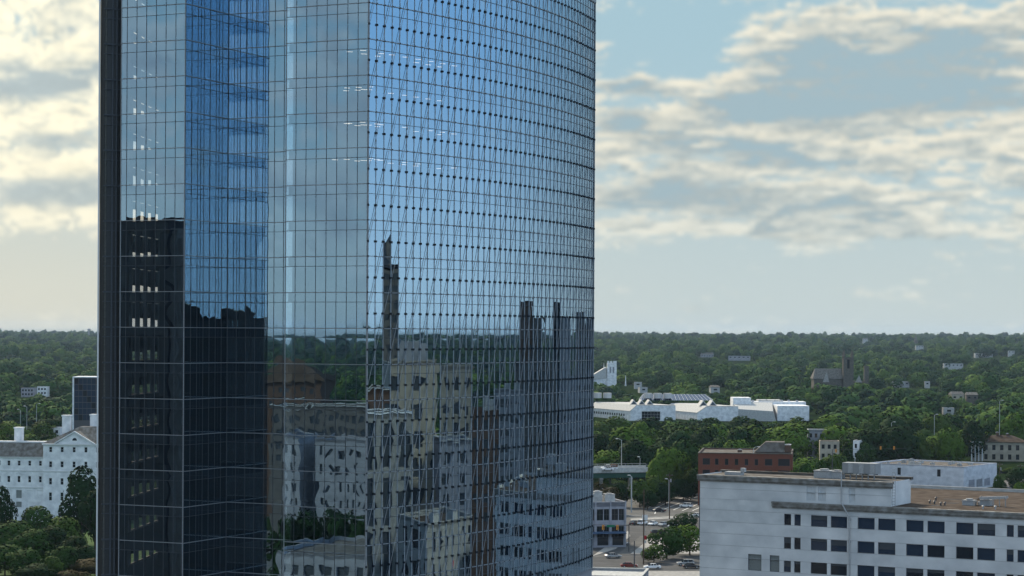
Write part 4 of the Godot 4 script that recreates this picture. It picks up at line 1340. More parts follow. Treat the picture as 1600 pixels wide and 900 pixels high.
	for q in [[94.0, 650.0, 12.0, -8.0], [133.5, 649.0, 12.0, -12.0], [15.5, 670.0, 12.0, -9.0]]:
		var c := MB.new()
		var x: float = hx.call(q[0])
		c.span(Vector3(x - q[2] * k * 0.5, hy.call(696.0), q[3]), Vector3(x + q[2] * k * 0.5, hy.call(q[1] + 2.0), q[3] - 2.4))
		c.span(Vector3(x - q[2] * k * 0.57, hy.call(q[1] + 2.0), q[3] + 0.2), Vector3(x + q[2] * k * 0.57, hy.call(q[1]), q[3] - 2.6))
		part("chimney", c, M.paint_white, t)
	# dark glass slab with a white frame
	d = 1050.0
	var g := at(114, 640, d)
	var gh := at(114, 588.5, d).y
	var gs := thing("dark_glass_slab", "dark glass office slab edged by a white frame, left of the tower", "building", Vector3(g.x, 0, g.z))
	var box := MB.new()
	box.span(Vector3(0.4, 0, -0.4), Vector3(24, gh - 0.5, -16))
	part("wall_core", box, M.frame_dark, gs)
	for i in 11:
		for j in 7:
			var pm_ := MB.new()
			pm_.span(Vector3(0.6 + i * 2.05, gh - 3.5 - j * 2.9, -0.36), Vector3(2.45 + i * 2.05, gh - 0.9 - j * 2.9, -0.28))
			part("pane", pm_, M.pane_blue if (i * 7 + j * 3) % 5 else M.pane, gs)
	var fr := MB.new()
	fr.span(Vector3(-0.3, 0, 0.1), Vector3(0.4, gh, -16))
	fr.span(Vector3(0.4, gh - 0.45, 0.1), Vector3(24.5, gh, -16))
	part("frame", fr, M.paint_white, gs)
	# low buildings in the trees
	var rows := [
		[44, 606, 1900.0, 22, M.car_blue, M.gray_stone, "pale blue low building in the trees left of the dark glass slab"],
		[66, 604, 1880.0, 16, M.paint_white, M.roof_white, "white low building beside the pale blue one"],
		[81, 668, 1120.0, 26, M.paint_white, M.roof_white, "flat white building behind the white chimneys"],
	]
	for r in rows:
		var q := at(r[0], r[1], r[2])
		var gg := ground_height(q.x, r[2])
		var w: float = r[3] * r[2] / LENS
		var hs := thing("low_building", r[6], "building", Vector3(q.x - w * 0.5, gg, q.z))
		shell(hs, Vector3.ZERO, Vector3(w, q.y - gg, 9.0), r[4] if r[4] != M.car_blue else M.lavender_stone, r[5], {"f": [[0.8, 2.6, int(w / 2.8), 1.5, q.y - gg - 3.0, -3.4, 3, 1.7]]}, {"parapet": 0.3})


# ---------------------------------------------------------------- ground, streets
func make_ground() -> void:
	var mb := MB.new()
	var rings := [0.0]
	var r := 60.0
	while r < 15000.0:
		rings.append(r)
		r *= 1.09 if r > 900.0 else 1.4
	var seg := 160
	for i in rings.size() - 1:
		for j in seg:
			var p := []
			for q in [[i, j], [i, j + 1], [i + 1, j + 1], [i + 1, j]]:
				var a: float = TAU * q[1] / seg
				var rr: float = rings[q[0]]
				p.append(Vector3(sin(a) * rr, ground_height(sin(a) * rr, cos(a) * rr), -cos(a) * rr))
			mb.quad(p[3], p[2], p[1], p[0])
	structure("ground", mb, M.earth)
	var s := MB.new()
	s.sheet(PackedVector2Array([Vector2(-75, -60), Vector2(340, -60), Vector2(340, 560), Vector2(225, 905), Vector2(30, 905), Vector2(10, 560), Vector2(-75, 300)]), 0.02)
	structure("city_pavement", s, M.asphalt_old)
	var c2 := MB.new()
	c2.sheet(PackedVector2Array([Vector2(-75, -60), Vector2(-75, 300), Vector2(-300, 260), Vector2(-420, -60)]), 0.016)
	structure("back_pavement", c2, M.asphalt_old)
	# the cross street at the bottom and the street that runs away
	var road := MB.new()
	var p0 := func(px: float, py: float) -> Vector2: return flat2(on_ground(px, py))
	road.sheet(PackedVector2Array([p0.call(880, 893), p0.call(1180, 893), p0.call(1180, 869), p0.call(990, 866), p0.call(880, 874)]), 0.026)
	structure("street", road, M.asphalt)
	var road2 := MB.new()
	road2.sheet(PackedVector2Array([p0.call(905, 866), p0.call(965, 866), p0.call(1000, 838), p0.call(1095, 825), p0.call(1095, 812), p0.call(985, 814), p0.call(930, 845)]), 0.03)
	structure("street", road2, M.asphalt)
	var kerbs := [[[925, 870], [962, 858], [985, 838], [981, 830]], [[985, 866], [1003, 852], [1012, 841], [1100, 838], [1100, 866]], [[985, 811], [1100, 804], [1100, 808], [986, 814]], [[880, 902], [1100, 902], [1100, 893], [880, 893]]]
	for k in kerbs:
		var poly := PackedVector2Array()
		for q in k:
			poly.append(p0.call(q[0], q[1]))
		var w := MB.new()
		w.prism(poly, -0.2, 0.14)
		structure("sidewalk", w, M.concrete)
	# parking lot with stall lines
	var lot := MB.new()
	lot.sheet(PackedVector2Array([p0.call(980, 806), p0.call(1100, 800), p0.call(1100, 764), p0.call(1040, 768), p0.call(988, 796)]), 0.034)
	structure("parking_lot", lot, M.asphalt_old)
	for row in [[[1013, 793], [1033, 784]], [[1022, 795], [1048, 783]], [[1037, 796], [1062, 786]], [[1052, 797], [1075, 787]], [[1066, 798], [1090, 788]], [[1082, 798], [1098, 791]], [[1044, 780], [1057, 776]], [[1060, 780], [1073, 776]], [[1076, 781], [1090, 776]], [[1023, 803], [1026, 796]]]:
		var a: Vector2 = p0.call(row[0][0], row[0][1])
		var b: Vector2 = p0.call(row[1][0], row[1][1])
		var n := (b - a).orthogonal().normalized() * 0.16
		var l := MB.new()
		l.quad(Vector3(a.x + n.x, 0.04, -a.y - n.y), Vector3(a.x - n.x, 0.04, -a.y + n.y), Vector3(b.x - n.x, 0.04, -b.y + n.y), Vector3(b.x + n.x, 0.04, -b.y - n.y))
		structure("stall_line", l, M.line_white)
	var kerb := MB.new()
	var ka: Vector2 = p0.call(982, 806)
	var kb: Vector2 = p0.call(1052, 810)
	kerb.bar(Vector3(ka.x, 0.1, -ka.y), Vector3(kb.x, 0.1, -kb.y), 0.9, 0.24)
	structure("kerb", kerb, M.concrete)
	# far road on the left and the street at the right edge
	var fr := MB.new()
	for q in [[[[18, 690], [40, 690], [86, 656], [70, 654]], 0.05], [[[1560, 757], [1660, 790], [1660, 745], [1590, 738]], 0.05]]:
		var poly := PackedVector2Array()
		for v in q[0]:
			poly.append(flat2(on_ground(v[0], v[1], 0.4)))
		var m := MB.new()
		m.prism(poly, -2.0, 0.4)
		structure("road", m, M.asphalt_old)
	var lawn := MB.new()
	lawn.sheet(PackedVector2Array([Vector2(-330, 560), Vector2(-100, 560), Vector2(-100, 712), Vector2(-330, 712)]), 0.03)
	structure("lawn", lawn, M.lawn)


# ---------------------------------------------------------------- overpass, cars, street furniture
func make_overpass() -> void:
	var d := 850.0
	var a := at(880, 737, d)
	var b := at(1012, 735, d + 8)
	var t := thing("road_overpass", "road overpass on green girders with a pale concrete parapet beside the tower", "bridge", Vector3(a.x, 0, a.z))
	var e := b - Vector3(a.x, 0, a.z)
	var s := Vector3(0, a.y, 0)
	e.y = b.y
	var deck := MB.new()
	deck.bar(s + Vector3(0, -0.4, -5), e + Vector3(0, -0.4, -5), 11.0, 0.8)
	part("deck", deck, M.concrete, t)
	for z in [0.8, -10.8]:
		var r := MB.new()
		r.bar(s + Vector3(0, 0.35, z), e + Vector3(0, 0.35, z), 0.4, 2.0)
		part("parapet", r, M.concrete_pale, t)
		var rl := MB.new()
		for i in 13:
			var q := s.lerp(e, i / 12.0) + Vector3(0, 1.25, z)
			rl.bar(q, q + Vector3(0, 0.9, 0), 0.1, 0.1)
		rl.bar(s + Vector3(0, 2.1, z), e + Vector3(0, 2.1, z), 0.12, 0.12)
		part("railing", rl, M.galvanised, t)
	for z in [0.2, -3.4, -7.0, -10.2]:
		var g := MB.new()
		g.bar(s + Vector3(0, -1.7, z), e + Vector3(0, -1.7, z), 0.5, 1.9)
		g.bar(s + Vector3(0, -2.62, z), e + Vector3(0, -2.62, z), 0.9, 0.12)
		part("girder", g, M.green_steel, t)
	for f in [0.12, 0.45, 0.8]:
		var p := s.lerp(e, f)
		var c := MB.new()
		for z in [-1.0, -9.0]:
			c.tube(Vector3(p.x, 0, p.z + z), Vector3(p.x, p.y - 3.4, p.z + z), 0.6, 0.6, 10)
		c.span(Vector3(p.x - 0.7, p.y - 3.4, p.z + 1.0), Vector3(p.x + 0.7, p.y - 2.7, p.z - 11.0))
		part("pier", c, M.concrete, t)


func ring(x: float, hw: float, y0: float, y1: float, r: float) -> Array:  # section across a car, seen from its front
	return [Vector3(x, y0, hw - r), Vector3(x, y0 + r, hw), Vector3(x, y1 - r, hw), Vector3(x, y1, hw - r * 1.6), Vector3(x, y1, -hw + r * 1.6), Vector3(x, y1 - r, -hw), Vector3(x, y0 + r, -hw), Vector3(x, y0, -hw + r)]


func car(label: String, where: Vector3, turn_deg: float, paint: Material, kind := "sedan") -> Node3D:
	var t := thing({"sedan": "parked_car", "suv": "parked_suv", "pickup": "work_truck"}[kind], label, {"sedan": "car", "suv": "car", "pickup": "truck"}[kind], where, deg_to_rad(turn_deg), "cars and trucks on the streets")
	var body := MB.new()
	var cab := MB.new()
	var roof := MB.new()
	var half := 2.3
	var wb := 1.4
	if kind == "sedan":
		body.loft([ring(2.3, 0.72, 0.35, 0.66, 0.1), ring(2.1, 0.84, 0.28, 0.78, 0.1), ring(1.2, 0.9, 0.25, 0.92, 0.1), ring(-1.4, 0.9, 0.25, 0.98, 0.1), ring(-2.1, 0.86, 0.28, 0.96, 0.1), ring(-2.3, 0.76, 0.38, 0.84, 0.1)])
		cab.loft([ring(1.15, 0.80, 0.85, 0.94, 0.03), ring(0.45, 0.70, 0.85, 1.42, 0.08), ring(-0.9, 0.70, 0.85, 1.44, 0.08), ring(-1.75, 0.76, 0.85, 1.0, 0.03)])
		roof.span(Vector3(0.42, 1.40, 0.56), Vector3(-0.95, 1.47, -0.56))
	elif kind == "suv":
		body.loft([ring(2.3, 0.78, 0.4, 0.8, 0.1), ring(2.1, 0.9, 0.32, 0.98, 0.1), ring(1.1, 0.94, 0.3, 1.08, 0.1), ring(-2.1, 0.94, 0.3, 1.1, 0.1), ring(-2.3, 0.86, 0.4, 1.06, 0.1)])
		cab.loft([ring(1.1, 0.84, 1.0, 1.1, 0.03), ring(0.55, 0.76, 1.0, 1.66, 0.08), ring(-1.9, 0.76, 1.0, 1.68, 0.08), ring(-2.2, 0.82, 1.0, 1.2, 0.05)])
		roof.span(Vector3(0.5, 1.64, 0.6), Vector3(-1.95, 1.72, -0.6))
	else:
		half = 3.3
		wb = 2.1
		body.loft([ring(3.3, 0.86, 0.5, 1.0, 0.1), ring(3.0, 1.0, 0.42, 1.2, 0.1), ring(1.9, 1.02, 0.4, 1.3, 0.1), ring(-0.2, 1.02, 0.4, 1.3, 0.1), ring(-3.3, 1.0, 0.5, 1.25, 0.1)])
		cab.loft([ring(2.0, 0.92, 1.2, 1.34, 0.03), ring(1.4, 0.84, 1.2, 2.05, 0.1), ring(-0.1, 0.84, 1.2, 2.08, 0.1), ring(-0.25, 0.9, 1.2, 1.4, 0.05)])
		roof.span(Vector3(1.35, 2.02, 0.7), Vector3(-0.15, 2.12, -0.7))
		var load_ := MB.new()
		load_.span(Vector3(-0.5, 1.2, 0.9), Vector3(-3.2, 2.0, -0.9))
		load_.span(Vector3(-0.8, 2.0, 0.6), Vector3(-2.6, 2.35, -0.6))
		part("cargo", load_, M.cargo_brown, t)
	part("body", body, paint, t)
	part("cabin_glass", cab, M.pane, t)
	part("cabin_roof", roof, paint, t)
	var pil := MB.new()
	var yr := 1.42 if kind == "sedan" else (1.66 if kind == "suv" else 2.05)
	for x in ([0.42, -0.3, -0.95] if kind == "sedan" else ([0.5, -0.6, -1.95] if kind == "suv" else [1.38, -0.12])):
		for s in [-1, 1]:
			pil.bar(Vector3(x + (0.1 if x > 0.2 else 0.0), yr - 0.6, s * 0.8), Vector3(x, yr, s * 0.68), 0.09, 0.09)
	part("pillars", pil, paint, t).set_meta("kind", "stuff")
	for s in [[1, 1], [1, -1], [-1, 1], [-1, -1]]:
		var w := MB.new()
		var r := 0.33 if kind == "sedan" else 0.4
		w.tube(Vector3(s[0] * wb, r, s[1] * 0.72), Vector3(s[0] * wb, r, s[1] * 0.95), r, r, 12)
		var wh := part("wheel", w, M.tyre, t)
		var rm := MB.new()
		rm.tube(Vector3(s[0] * wb, r, s[1] * 0.951), Vector3(s[0] * wb, r, s[1] * 0.97), r * 0.6, r * 0.55, 8)
		part("rim", rm, M.car_silver, wh)
		var l := MB.new()
		var hy := 0.66 if kind == "sedan" else 0.85
		l.box(Vector3(s[0] * (half - 0.12), hy, s[1] * 0.6), Vector3(0.3, 0.13, 0.32))
		part("headlight" if s[0] > 0 else "tail_light", l, M.frame_white if s[0] > 0 else M.sign_red, t)
	return t


func make_cars() -> void:
	var g := func(px: float, py: float) -> Vector3: return on_ground(px, py) + Vector3(0, 0.03, 0)
	car("dark red sedan at the bottom of the street corner", g.call(983, 887), 4.0, M.car_red)
	car("white sedan right of the dark red one at the bottom", g.call(1019, 889), 186.0, M.car_white)
	car("silver sport utility car behind the dark car beside the white stone building", g.call(1071, 884), 184.0, M.car_silver, "suv")
	car("dark blue sedan nearest the white stone building's corner", g.call(1080, 888), 4.0, M.car_dark)
	car("dark green sedan, leftmost of the row parked along the lot", g.call(991, 820), 60.0, M.car_dark)
	car("white van-like car second from the left in the parked row", g.call(1004, 820), 62.0, M.car_white, "suv")
	car("white sedan third from the left in the parked row", g.call(1020, 821), 240.0, M.car_white)
	car("silver sedan fourth from the left in the parked row", g.call(1036, 822), 240.0, M.car_silver)
	car("white sedan half hidden by the small dark tree in the parked row", g.call(1051, 824), 240.0, M.car_white)
	car("blue sedan at the right end of the parked row", g.call(1064, 826), 240.0, M.car_blue)
	car("dark sport utility car with silver roof waiting on the street below the parked row", g.call(1028, 836), 10.0, M.car_dark, "suv")
	car("white car partly behind the street trees", g.call(1060, 830), 190.0, M.car_white)
	car("white sedan on the parking lot behind the dark tree", g.call(1088, 808), 150.0, M.car_white)
	car("silver sedan driving down the street past the grey corner building", g.call(958, 872), 20.0, M.car_silver)
	car("dark sedan stopped behind the parked row on the lot", g.call(1030, 800), 150.0, M.car_dark)
	car("white sport utility car at the right part of the lot", g.call(1072, 793), 150.0, M.car_white, "suv")
	car("silver sedan waiting at the street corner below the signals", g.call(972, 852), 40.0, M.car_silver)
	var d := 855.0
	var p := at(952, 735, d)
	car("white work truck with brown load on the overpass", Vector3(p.x, at(940, 736, 850).y + 0.05, p.z), 180.0, M.car_white, "pickup")
	var q := at(950, 735, 851.0)
	car("white sedan in front of the work truck on the overpass", Vector3(q.x, at(940, 736, 850).y + 0.05, -852.2), 180.0, M.car_white)
	var dk := on_ground(1570, 741)
	car("dark parked car at the corner of the worn white building", dk, -20.0, M.car_dark, "suv")


func lamp_post(label: String, foot: Vector3, h: float, reach: float, turn_deg: float, r := 0.12) -> void:
	var t := thing("street_lamp", label, "street lamp", foot, deg_to_rad(turn_deg), "street lamps")
	var p := MB.new()
	p.tube(Vector3.ZERO, Vector3(0, h, 0), r * 1.3, r, 8)
	part("pole", p, M.galvanised, t)
	var a := MB.new()
	a.tube(Vector3(0, h - 0.1, 0), Vector3(reach * 0.5, h + 0.5, 0), r * 0.7, r * 0.6, 6)
	a.tube(Vector3(reach * 0.5, h + 0.5, 0), Vector3(reach, h + 0.55, 0), r * 0.6, r * 0.5, 6)
	part("arm", a, M.galvanised, t)
	var l := MB.new()
	l.ball(Vector3(reach + 0.35, h + 0.52, 0), Vector3(0.6, 0.16, 0.25))
	part("lamp_head", l, M.frame_white, t)


func utility_pole(label: String, foot: Vector3, h: float, arms := true, m: Material = null) -> Node3D:
	var t := thing("utility_pole", label, "pole", foot, 0.0, "poles along the streets")
	var p := MB.new()
	p.tube(Vector3.ZERO, Vector3(0, h, 0), 0.2, 0.14, 8)
	part("pole", p, m if m else M.wood_pole, t)
	if arms:
		var a := MB.new()
		a.span(Vector3(-1.2, h - 0.9, 0.1), Vector3(1.2, h - 0.7, -0.1))
		part("crossarm", a, M.wood_pole, t)
		for x in [-1.0, -0.5, 0.5, 1.0]:
			var i := MB.new()
			i.tube(Vector3(x, h - 0.7, 0), Vector3(x, h - 0.4, 0), 0.08, 0.05, 6)
			part("insulator", i, M.gray_stone, t)
		var c := MB.new()
		c.tube(Vector3(0.35, h - 3.0, 0), Vector3(0.35, h - 1.9, 0), 0.28, 0.28, 8)
		part("transformer", c, M.steel, t)
	return t


func hang_signal(label: String, p: Vector3, drop: float) -> void:
	var t := thing("traffic_signal", label, "traffic light", p, 0.25, "traffic signals on the span wires")
	var b := MB.new()
	b.span(Vector3(-0.28, -drop - 1.35, 0.2), Vector3(0.28, -drop, -0.2))
	part("housing", b, M.signal_yellow, t)
	var h := MB.new()
	h.tube(Vector3(0, -drop, 0), Vector3.ZERO, 0.05, 0.05, 6)
	part("hanger", h, M.steel, t)
	for i in 3:
		var l := MB.new()
		l.tube(Vector3(0, -drop - 0.25 - i * 0.43, 0.2), Vector3(0, -drop - 0.25 - i * 0.43, 0.24), 0.15, 0.15, 10)
		part("lens", l, M.frame_dark, t)
		var v := MB.new()
		v.span(Vector3(-0.18, -drop - 0.09 - i * 0.43, 0.2), Vector3(0.18, -drop - 0.06 - i * 0.43, 0.5))
		part("visor", v, M.signal_yellow, t)


func make_street_furniture() -> void:
	var foot := func(px: float, py: float) -> Vector3: return on_ground(px, py)
	lamp_post("tall lamp on the overpass, its arm reaching left", Vector3(at(971, 730, 862).x, at(940, 736, 850).y, -862), 11.5, -2.2, 0.0)
	lamp_post("small lamp at the right end of the overpass", Vector3(at(1000, 735, 866).x, at(940, 736, 850).y, -866), 4.2, -0.9, 0.0, 0.08)
	lamp_post("pale lamp post between the grey corner building and the lot", foot.call(986.5, 801), 12.6, -1.2, 0.0, 0.2)
	lamp_post("lamp with short arm above the parking lot", foot.call(1045, 800), 11.2, -1.3, 0.0, 0.1)
	lamp_post("lamp standing in front of the brick building's trees", foot.call(1177, 790), 21.0, 1.5, 0.0)
	lamp_post("lamp in the right hand trees below the dark church", Vector3(at(1393, 660, 1000).x, 0, -1000), at(1393, 661, 1000).y, 1.0, 0.0)
	lamp_post("lamp in the right hand trees below the beige house", Vector3(at(1460, 648, 1060).x, 0, -1060), at(1460, 649, 1060).y, 1.0, 0.0)
	lamp_post("lamp far right in the trees", Vector3(at(1562, 626, 1100).x, 0, -1100), at(1562, 627, 1100).y, 1.0, 0.0)
	lamp_post("bright white lamp beside the far left road", Vector3(at(57, 640, 1150).x, 0, -1150), at(57, 632, 1150).y, 1.2, 0.0)
	lamp_post("thin lamp with bent arm left of the bright one", Vector3(at(42, 640, 1150).x, 0, -1150), at(42, 636, 1150).y, -1.6, 0.0)
	lamp_post("leftmost bent lamp beside the far left road", Vector3(at(32, 640, 1120).x, 0, -1120), at(32, 641, 1120).y, -1.6, 0.0)
	utility_pole("dark utility pole in front of the parking lot trees", foot.call(1046, 811), 15.5)
	utility_pole("wooden pole by the signs at the street corner", foot.call(1005.5, 882), 20.5, false)
	utility_pole("slim dark pole at the bottom of the street", foot.call(991, 899), 9.0, false, M.frame_dark)
	utility_pole("thin pole at the left edge of the white stone building", foot.call(1093, 830), 12.0, false, M.frame_dark)
	utility_pole("wooden pole beside the worn white building at right", foot.call(1562, 770), 12.0)
	utility_pole("wooden pole at the far right street", foot.call(1594, 768), 11.0)
	# mast arm with two signals and a street sign
	var m := foot.call(982.5, 862) as Vector3
	var t := thing("signal_mast", "dark signal mast whose arm crosses the street beside the tower", "traffic light", m)
	var hgt := 7.6
	var pole := MB.new()
	pole.tube(Vector3.ZERO, Vector3(0, hgt + 0.4, 0), 0.18, 0.14, 8)
	part("pole", pole, M.frame_dark, t)
	var arm := MB.new()
	arm.tube(Vector3(0, hgt, 0), Vector3(-12.5, hgt + 0.1, 0), 0.13, 0.08, 6)
	part("arm", arm, M.frame_dark, t)
	var sg := MB.new()
	sg.span(Vector3(-6.4, hgt - 0.55, 0.2), Vector3(-4.1, hgt + 0.1, 0.15))
	part("street_name_sign", sg, M.sign_green, t)
	hang_signal("orange traffic signal hanging left of the green sign", m + Vector3(-7.4, hgt + 0.1, 0.25), 0.05)
	hang_signal("orange traffic signal hanging right of the green sign", m + Vector3(-3.3, hgt + 0.1, 0.25), 0.05)
	var wpo := at(1312, 706, 900.0)
	var wa := utility_pole("pole holding the far signals behind the roof equipment", Vector3(wpo.x - 3, 0, wpo.z), wpo.y + 1.0, false, M.frame_dark)
	var wire := MB.new()
	wire.tube(Vector3(0, wpo.y + 0.8, 0), Vector3(30, wpo.y + 1.6, 0), 0.05, 0.05, 4)
	part("span_wire", wire, M.frame_dark, wa)
	hang_signal("far orange signal above the air handler", wpo + Vector3(-1.5, 1.2, 0.2), 0.1)
	hang_signal("far orange signal left of the white sign on the wire", at(1376, 703, 900.0) + Vector3(0, 1.6, 0.2), 0.1)
	hang_signal("far orange signal right of the white sign on the wire", at(1397, 703, 900.0) + Vector3(0, 1.6, 0.2), 0.1)
	# corner signs on a post
	var cs := foot.call(1007.5, 872) as Vector3
	var st := thing("corner_sign", "white and red signs on the wooden pole at the street corner", "sign", cs)
	var ps := MB.new()
	ps.tube(Vector3.ZERO, Vector3(0, 12.4, 0), 0.06, 0.06, 6)
	part("post", ps, M.steel, st)
	for q in [[10.6, 1.5, 1.5, M.frame_white], [5.2, 0.9, 1.1, M.sign_red], [4.2, 0.8, 0.7, M.frame_white]]:
		var s := MB.new()
		s.span(Vector3(-q[1] * 0.5, q[0], 0.12), Vector3(q[1] * 0.5, q[0] + q[2], 0.08))
		part("sign_plate", s, q[3], st)


# ---------------------------------------------------------------- the city that the tower mirrors
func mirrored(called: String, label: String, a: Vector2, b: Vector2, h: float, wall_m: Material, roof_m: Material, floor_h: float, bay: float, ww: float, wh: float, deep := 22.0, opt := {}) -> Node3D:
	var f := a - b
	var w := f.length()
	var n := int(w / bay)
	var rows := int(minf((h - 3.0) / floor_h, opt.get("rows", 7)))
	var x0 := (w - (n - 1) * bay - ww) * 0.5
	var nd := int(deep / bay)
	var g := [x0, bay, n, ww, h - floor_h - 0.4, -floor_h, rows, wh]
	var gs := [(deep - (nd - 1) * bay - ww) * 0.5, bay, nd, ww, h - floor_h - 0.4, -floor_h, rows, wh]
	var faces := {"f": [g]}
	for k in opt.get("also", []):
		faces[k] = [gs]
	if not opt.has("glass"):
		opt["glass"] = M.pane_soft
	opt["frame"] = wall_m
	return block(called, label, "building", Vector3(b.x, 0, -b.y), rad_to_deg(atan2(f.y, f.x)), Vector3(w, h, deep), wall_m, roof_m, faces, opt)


func make_mirrored_city() -> void:
	var V := func(x: float, d: float) -> Vector2: return Vector2(x, d)
	# seen in the curved face
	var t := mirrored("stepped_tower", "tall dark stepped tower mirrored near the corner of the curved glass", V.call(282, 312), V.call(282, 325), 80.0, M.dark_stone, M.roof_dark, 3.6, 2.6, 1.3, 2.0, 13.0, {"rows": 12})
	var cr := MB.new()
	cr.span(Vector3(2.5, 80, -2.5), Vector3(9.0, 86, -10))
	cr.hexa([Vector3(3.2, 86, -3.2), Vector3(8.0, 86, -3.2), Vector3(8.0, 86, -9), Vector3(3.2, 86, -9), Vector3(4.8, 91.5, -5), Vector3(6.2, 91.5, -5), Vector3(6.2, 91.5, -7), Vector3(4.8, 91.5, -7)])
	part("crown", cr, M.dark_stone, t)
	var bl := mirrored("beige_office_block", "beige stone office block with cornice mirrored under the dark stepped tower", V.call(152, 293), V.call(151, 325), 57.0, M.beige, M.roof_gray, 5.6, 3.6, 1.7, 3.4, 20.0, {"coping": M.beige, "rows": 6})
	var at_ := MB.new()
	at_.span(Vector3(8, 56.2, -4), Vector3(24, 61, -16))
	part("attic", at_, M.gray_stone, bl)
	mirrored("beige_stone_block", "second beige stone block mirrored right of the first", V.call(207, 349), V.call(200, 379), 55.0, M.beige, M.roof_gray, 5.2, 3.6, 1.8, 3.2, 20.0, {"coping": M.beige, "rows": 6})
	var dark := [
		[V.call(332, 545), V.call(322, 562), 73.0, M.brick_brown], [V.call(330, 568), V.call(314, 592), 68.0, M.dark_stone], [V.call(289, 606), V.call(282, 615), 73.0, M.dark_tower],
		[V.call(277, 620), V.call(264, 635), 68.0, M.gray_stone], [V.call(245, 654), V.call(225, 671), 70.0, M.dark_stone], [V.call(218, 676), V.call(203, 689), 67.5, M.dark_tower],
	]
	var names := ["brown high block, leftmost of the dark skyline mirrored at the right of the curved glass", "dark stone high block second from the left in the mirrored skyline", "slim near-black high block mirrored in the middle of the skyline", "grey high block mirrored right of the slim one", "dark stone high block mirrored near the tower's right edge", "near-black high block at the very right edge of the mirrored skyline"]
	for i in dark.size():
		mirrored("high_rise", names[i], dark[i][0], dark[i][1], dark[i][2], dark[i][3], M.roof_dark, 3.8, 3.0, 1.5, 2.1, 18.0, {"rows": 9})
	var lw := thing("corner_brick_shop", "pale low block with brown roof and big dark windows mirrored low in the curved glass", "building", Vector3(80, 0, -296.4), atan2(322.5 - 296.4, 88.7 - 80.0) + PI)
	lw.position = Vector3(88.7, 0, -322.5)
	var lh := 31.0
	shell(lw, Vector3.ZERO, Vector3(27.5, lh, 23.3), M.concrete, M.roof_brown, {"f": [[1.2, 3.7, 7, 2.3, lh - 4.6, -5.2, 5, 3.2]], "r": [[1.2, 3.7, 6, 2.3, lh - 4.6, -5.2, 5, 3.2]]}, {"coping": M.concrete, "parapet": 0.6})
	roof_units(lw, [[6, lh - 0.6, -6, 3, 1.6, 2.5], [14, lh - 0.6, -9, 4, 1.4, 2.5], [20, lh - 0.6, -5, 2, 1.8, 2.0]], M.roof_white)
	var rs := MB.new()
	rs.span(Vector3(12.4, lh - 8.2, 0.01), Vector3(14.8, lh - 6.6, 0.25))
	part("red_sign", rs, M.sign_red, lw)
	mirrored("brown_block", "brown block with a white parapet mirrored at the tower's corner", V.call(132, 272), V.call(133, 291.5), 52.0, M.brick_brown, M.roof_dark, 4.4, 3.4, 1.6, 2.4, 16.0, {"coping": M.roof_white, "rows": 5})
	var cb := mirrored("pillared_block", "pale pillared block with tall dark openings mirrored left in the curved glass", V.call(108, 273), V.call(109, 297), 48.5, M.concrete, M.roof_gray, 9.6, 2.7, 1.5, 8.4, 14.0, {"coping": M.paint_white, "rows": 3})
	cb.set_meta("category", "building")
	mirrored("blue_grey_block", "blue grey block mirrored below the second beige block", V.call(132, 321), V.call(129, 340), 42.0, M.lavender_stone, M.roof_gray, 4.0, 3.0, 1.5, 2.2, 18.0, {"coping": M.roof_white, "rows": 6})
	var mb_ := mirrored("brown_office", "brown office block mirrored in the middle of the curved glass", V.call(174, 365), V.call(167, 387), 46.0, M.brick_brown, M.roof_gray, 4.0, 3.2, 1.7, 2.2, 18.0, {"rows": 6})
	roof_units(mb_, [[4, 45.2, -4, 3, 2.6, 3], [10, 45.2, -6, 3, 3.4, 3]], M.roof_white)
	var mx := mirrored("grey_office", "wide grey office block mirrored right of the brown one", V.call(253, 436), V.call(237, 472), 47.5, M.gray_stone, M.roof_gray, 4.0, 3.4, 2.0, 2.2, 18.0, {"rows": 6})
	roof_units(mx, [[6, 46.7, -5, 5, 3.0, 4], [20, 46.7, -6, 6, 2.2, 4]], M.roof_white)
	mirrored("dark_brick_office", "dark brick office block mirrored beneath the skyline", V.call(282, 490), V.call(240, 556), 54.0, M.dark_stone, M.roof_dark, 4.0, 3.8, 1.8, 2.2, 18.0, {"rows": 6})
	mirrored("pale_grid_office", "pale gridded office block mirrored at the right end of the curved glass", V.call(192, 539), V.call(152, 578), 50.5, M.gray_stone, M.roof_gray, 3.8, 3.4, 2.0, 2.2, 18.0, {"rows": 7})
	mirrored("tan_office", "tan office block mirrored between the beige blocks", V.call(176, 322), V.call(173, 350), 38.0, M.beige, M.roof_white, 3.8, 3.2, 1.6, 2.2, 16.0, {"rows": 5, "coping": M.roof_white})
	# seen in the flat faces
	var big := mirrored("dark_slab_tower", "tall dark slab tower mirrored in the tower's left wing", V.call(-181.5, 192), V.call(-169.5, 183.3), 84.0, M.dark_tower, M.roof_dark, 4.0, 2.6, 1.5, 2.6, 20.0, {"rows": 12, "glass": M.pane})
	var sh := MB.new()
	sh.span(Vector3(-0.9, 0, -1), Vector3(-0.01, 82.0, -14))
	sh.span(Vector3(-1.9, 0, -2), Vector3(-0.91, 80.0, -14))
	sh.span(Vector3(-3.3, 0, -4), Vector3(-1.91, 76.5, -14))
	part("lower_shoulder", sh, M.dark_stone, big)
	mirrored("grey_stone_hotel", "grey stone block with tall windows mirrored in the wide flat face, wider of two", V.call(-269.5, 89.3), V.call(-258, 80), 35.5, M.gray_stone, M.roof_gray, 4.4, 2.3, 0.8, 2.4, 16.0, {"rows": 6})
	mirrored("slim_stone_hotel", "narrow grey stone block mirrored beside the recess in the wide flat face", V.call(-277, 95.5), V.call(-272.5, 92), 36.0, M.gray_stone, M.roof_gray, 4.4, 2.2, 0.8, 2.4, 16.0, {"rows": 6})
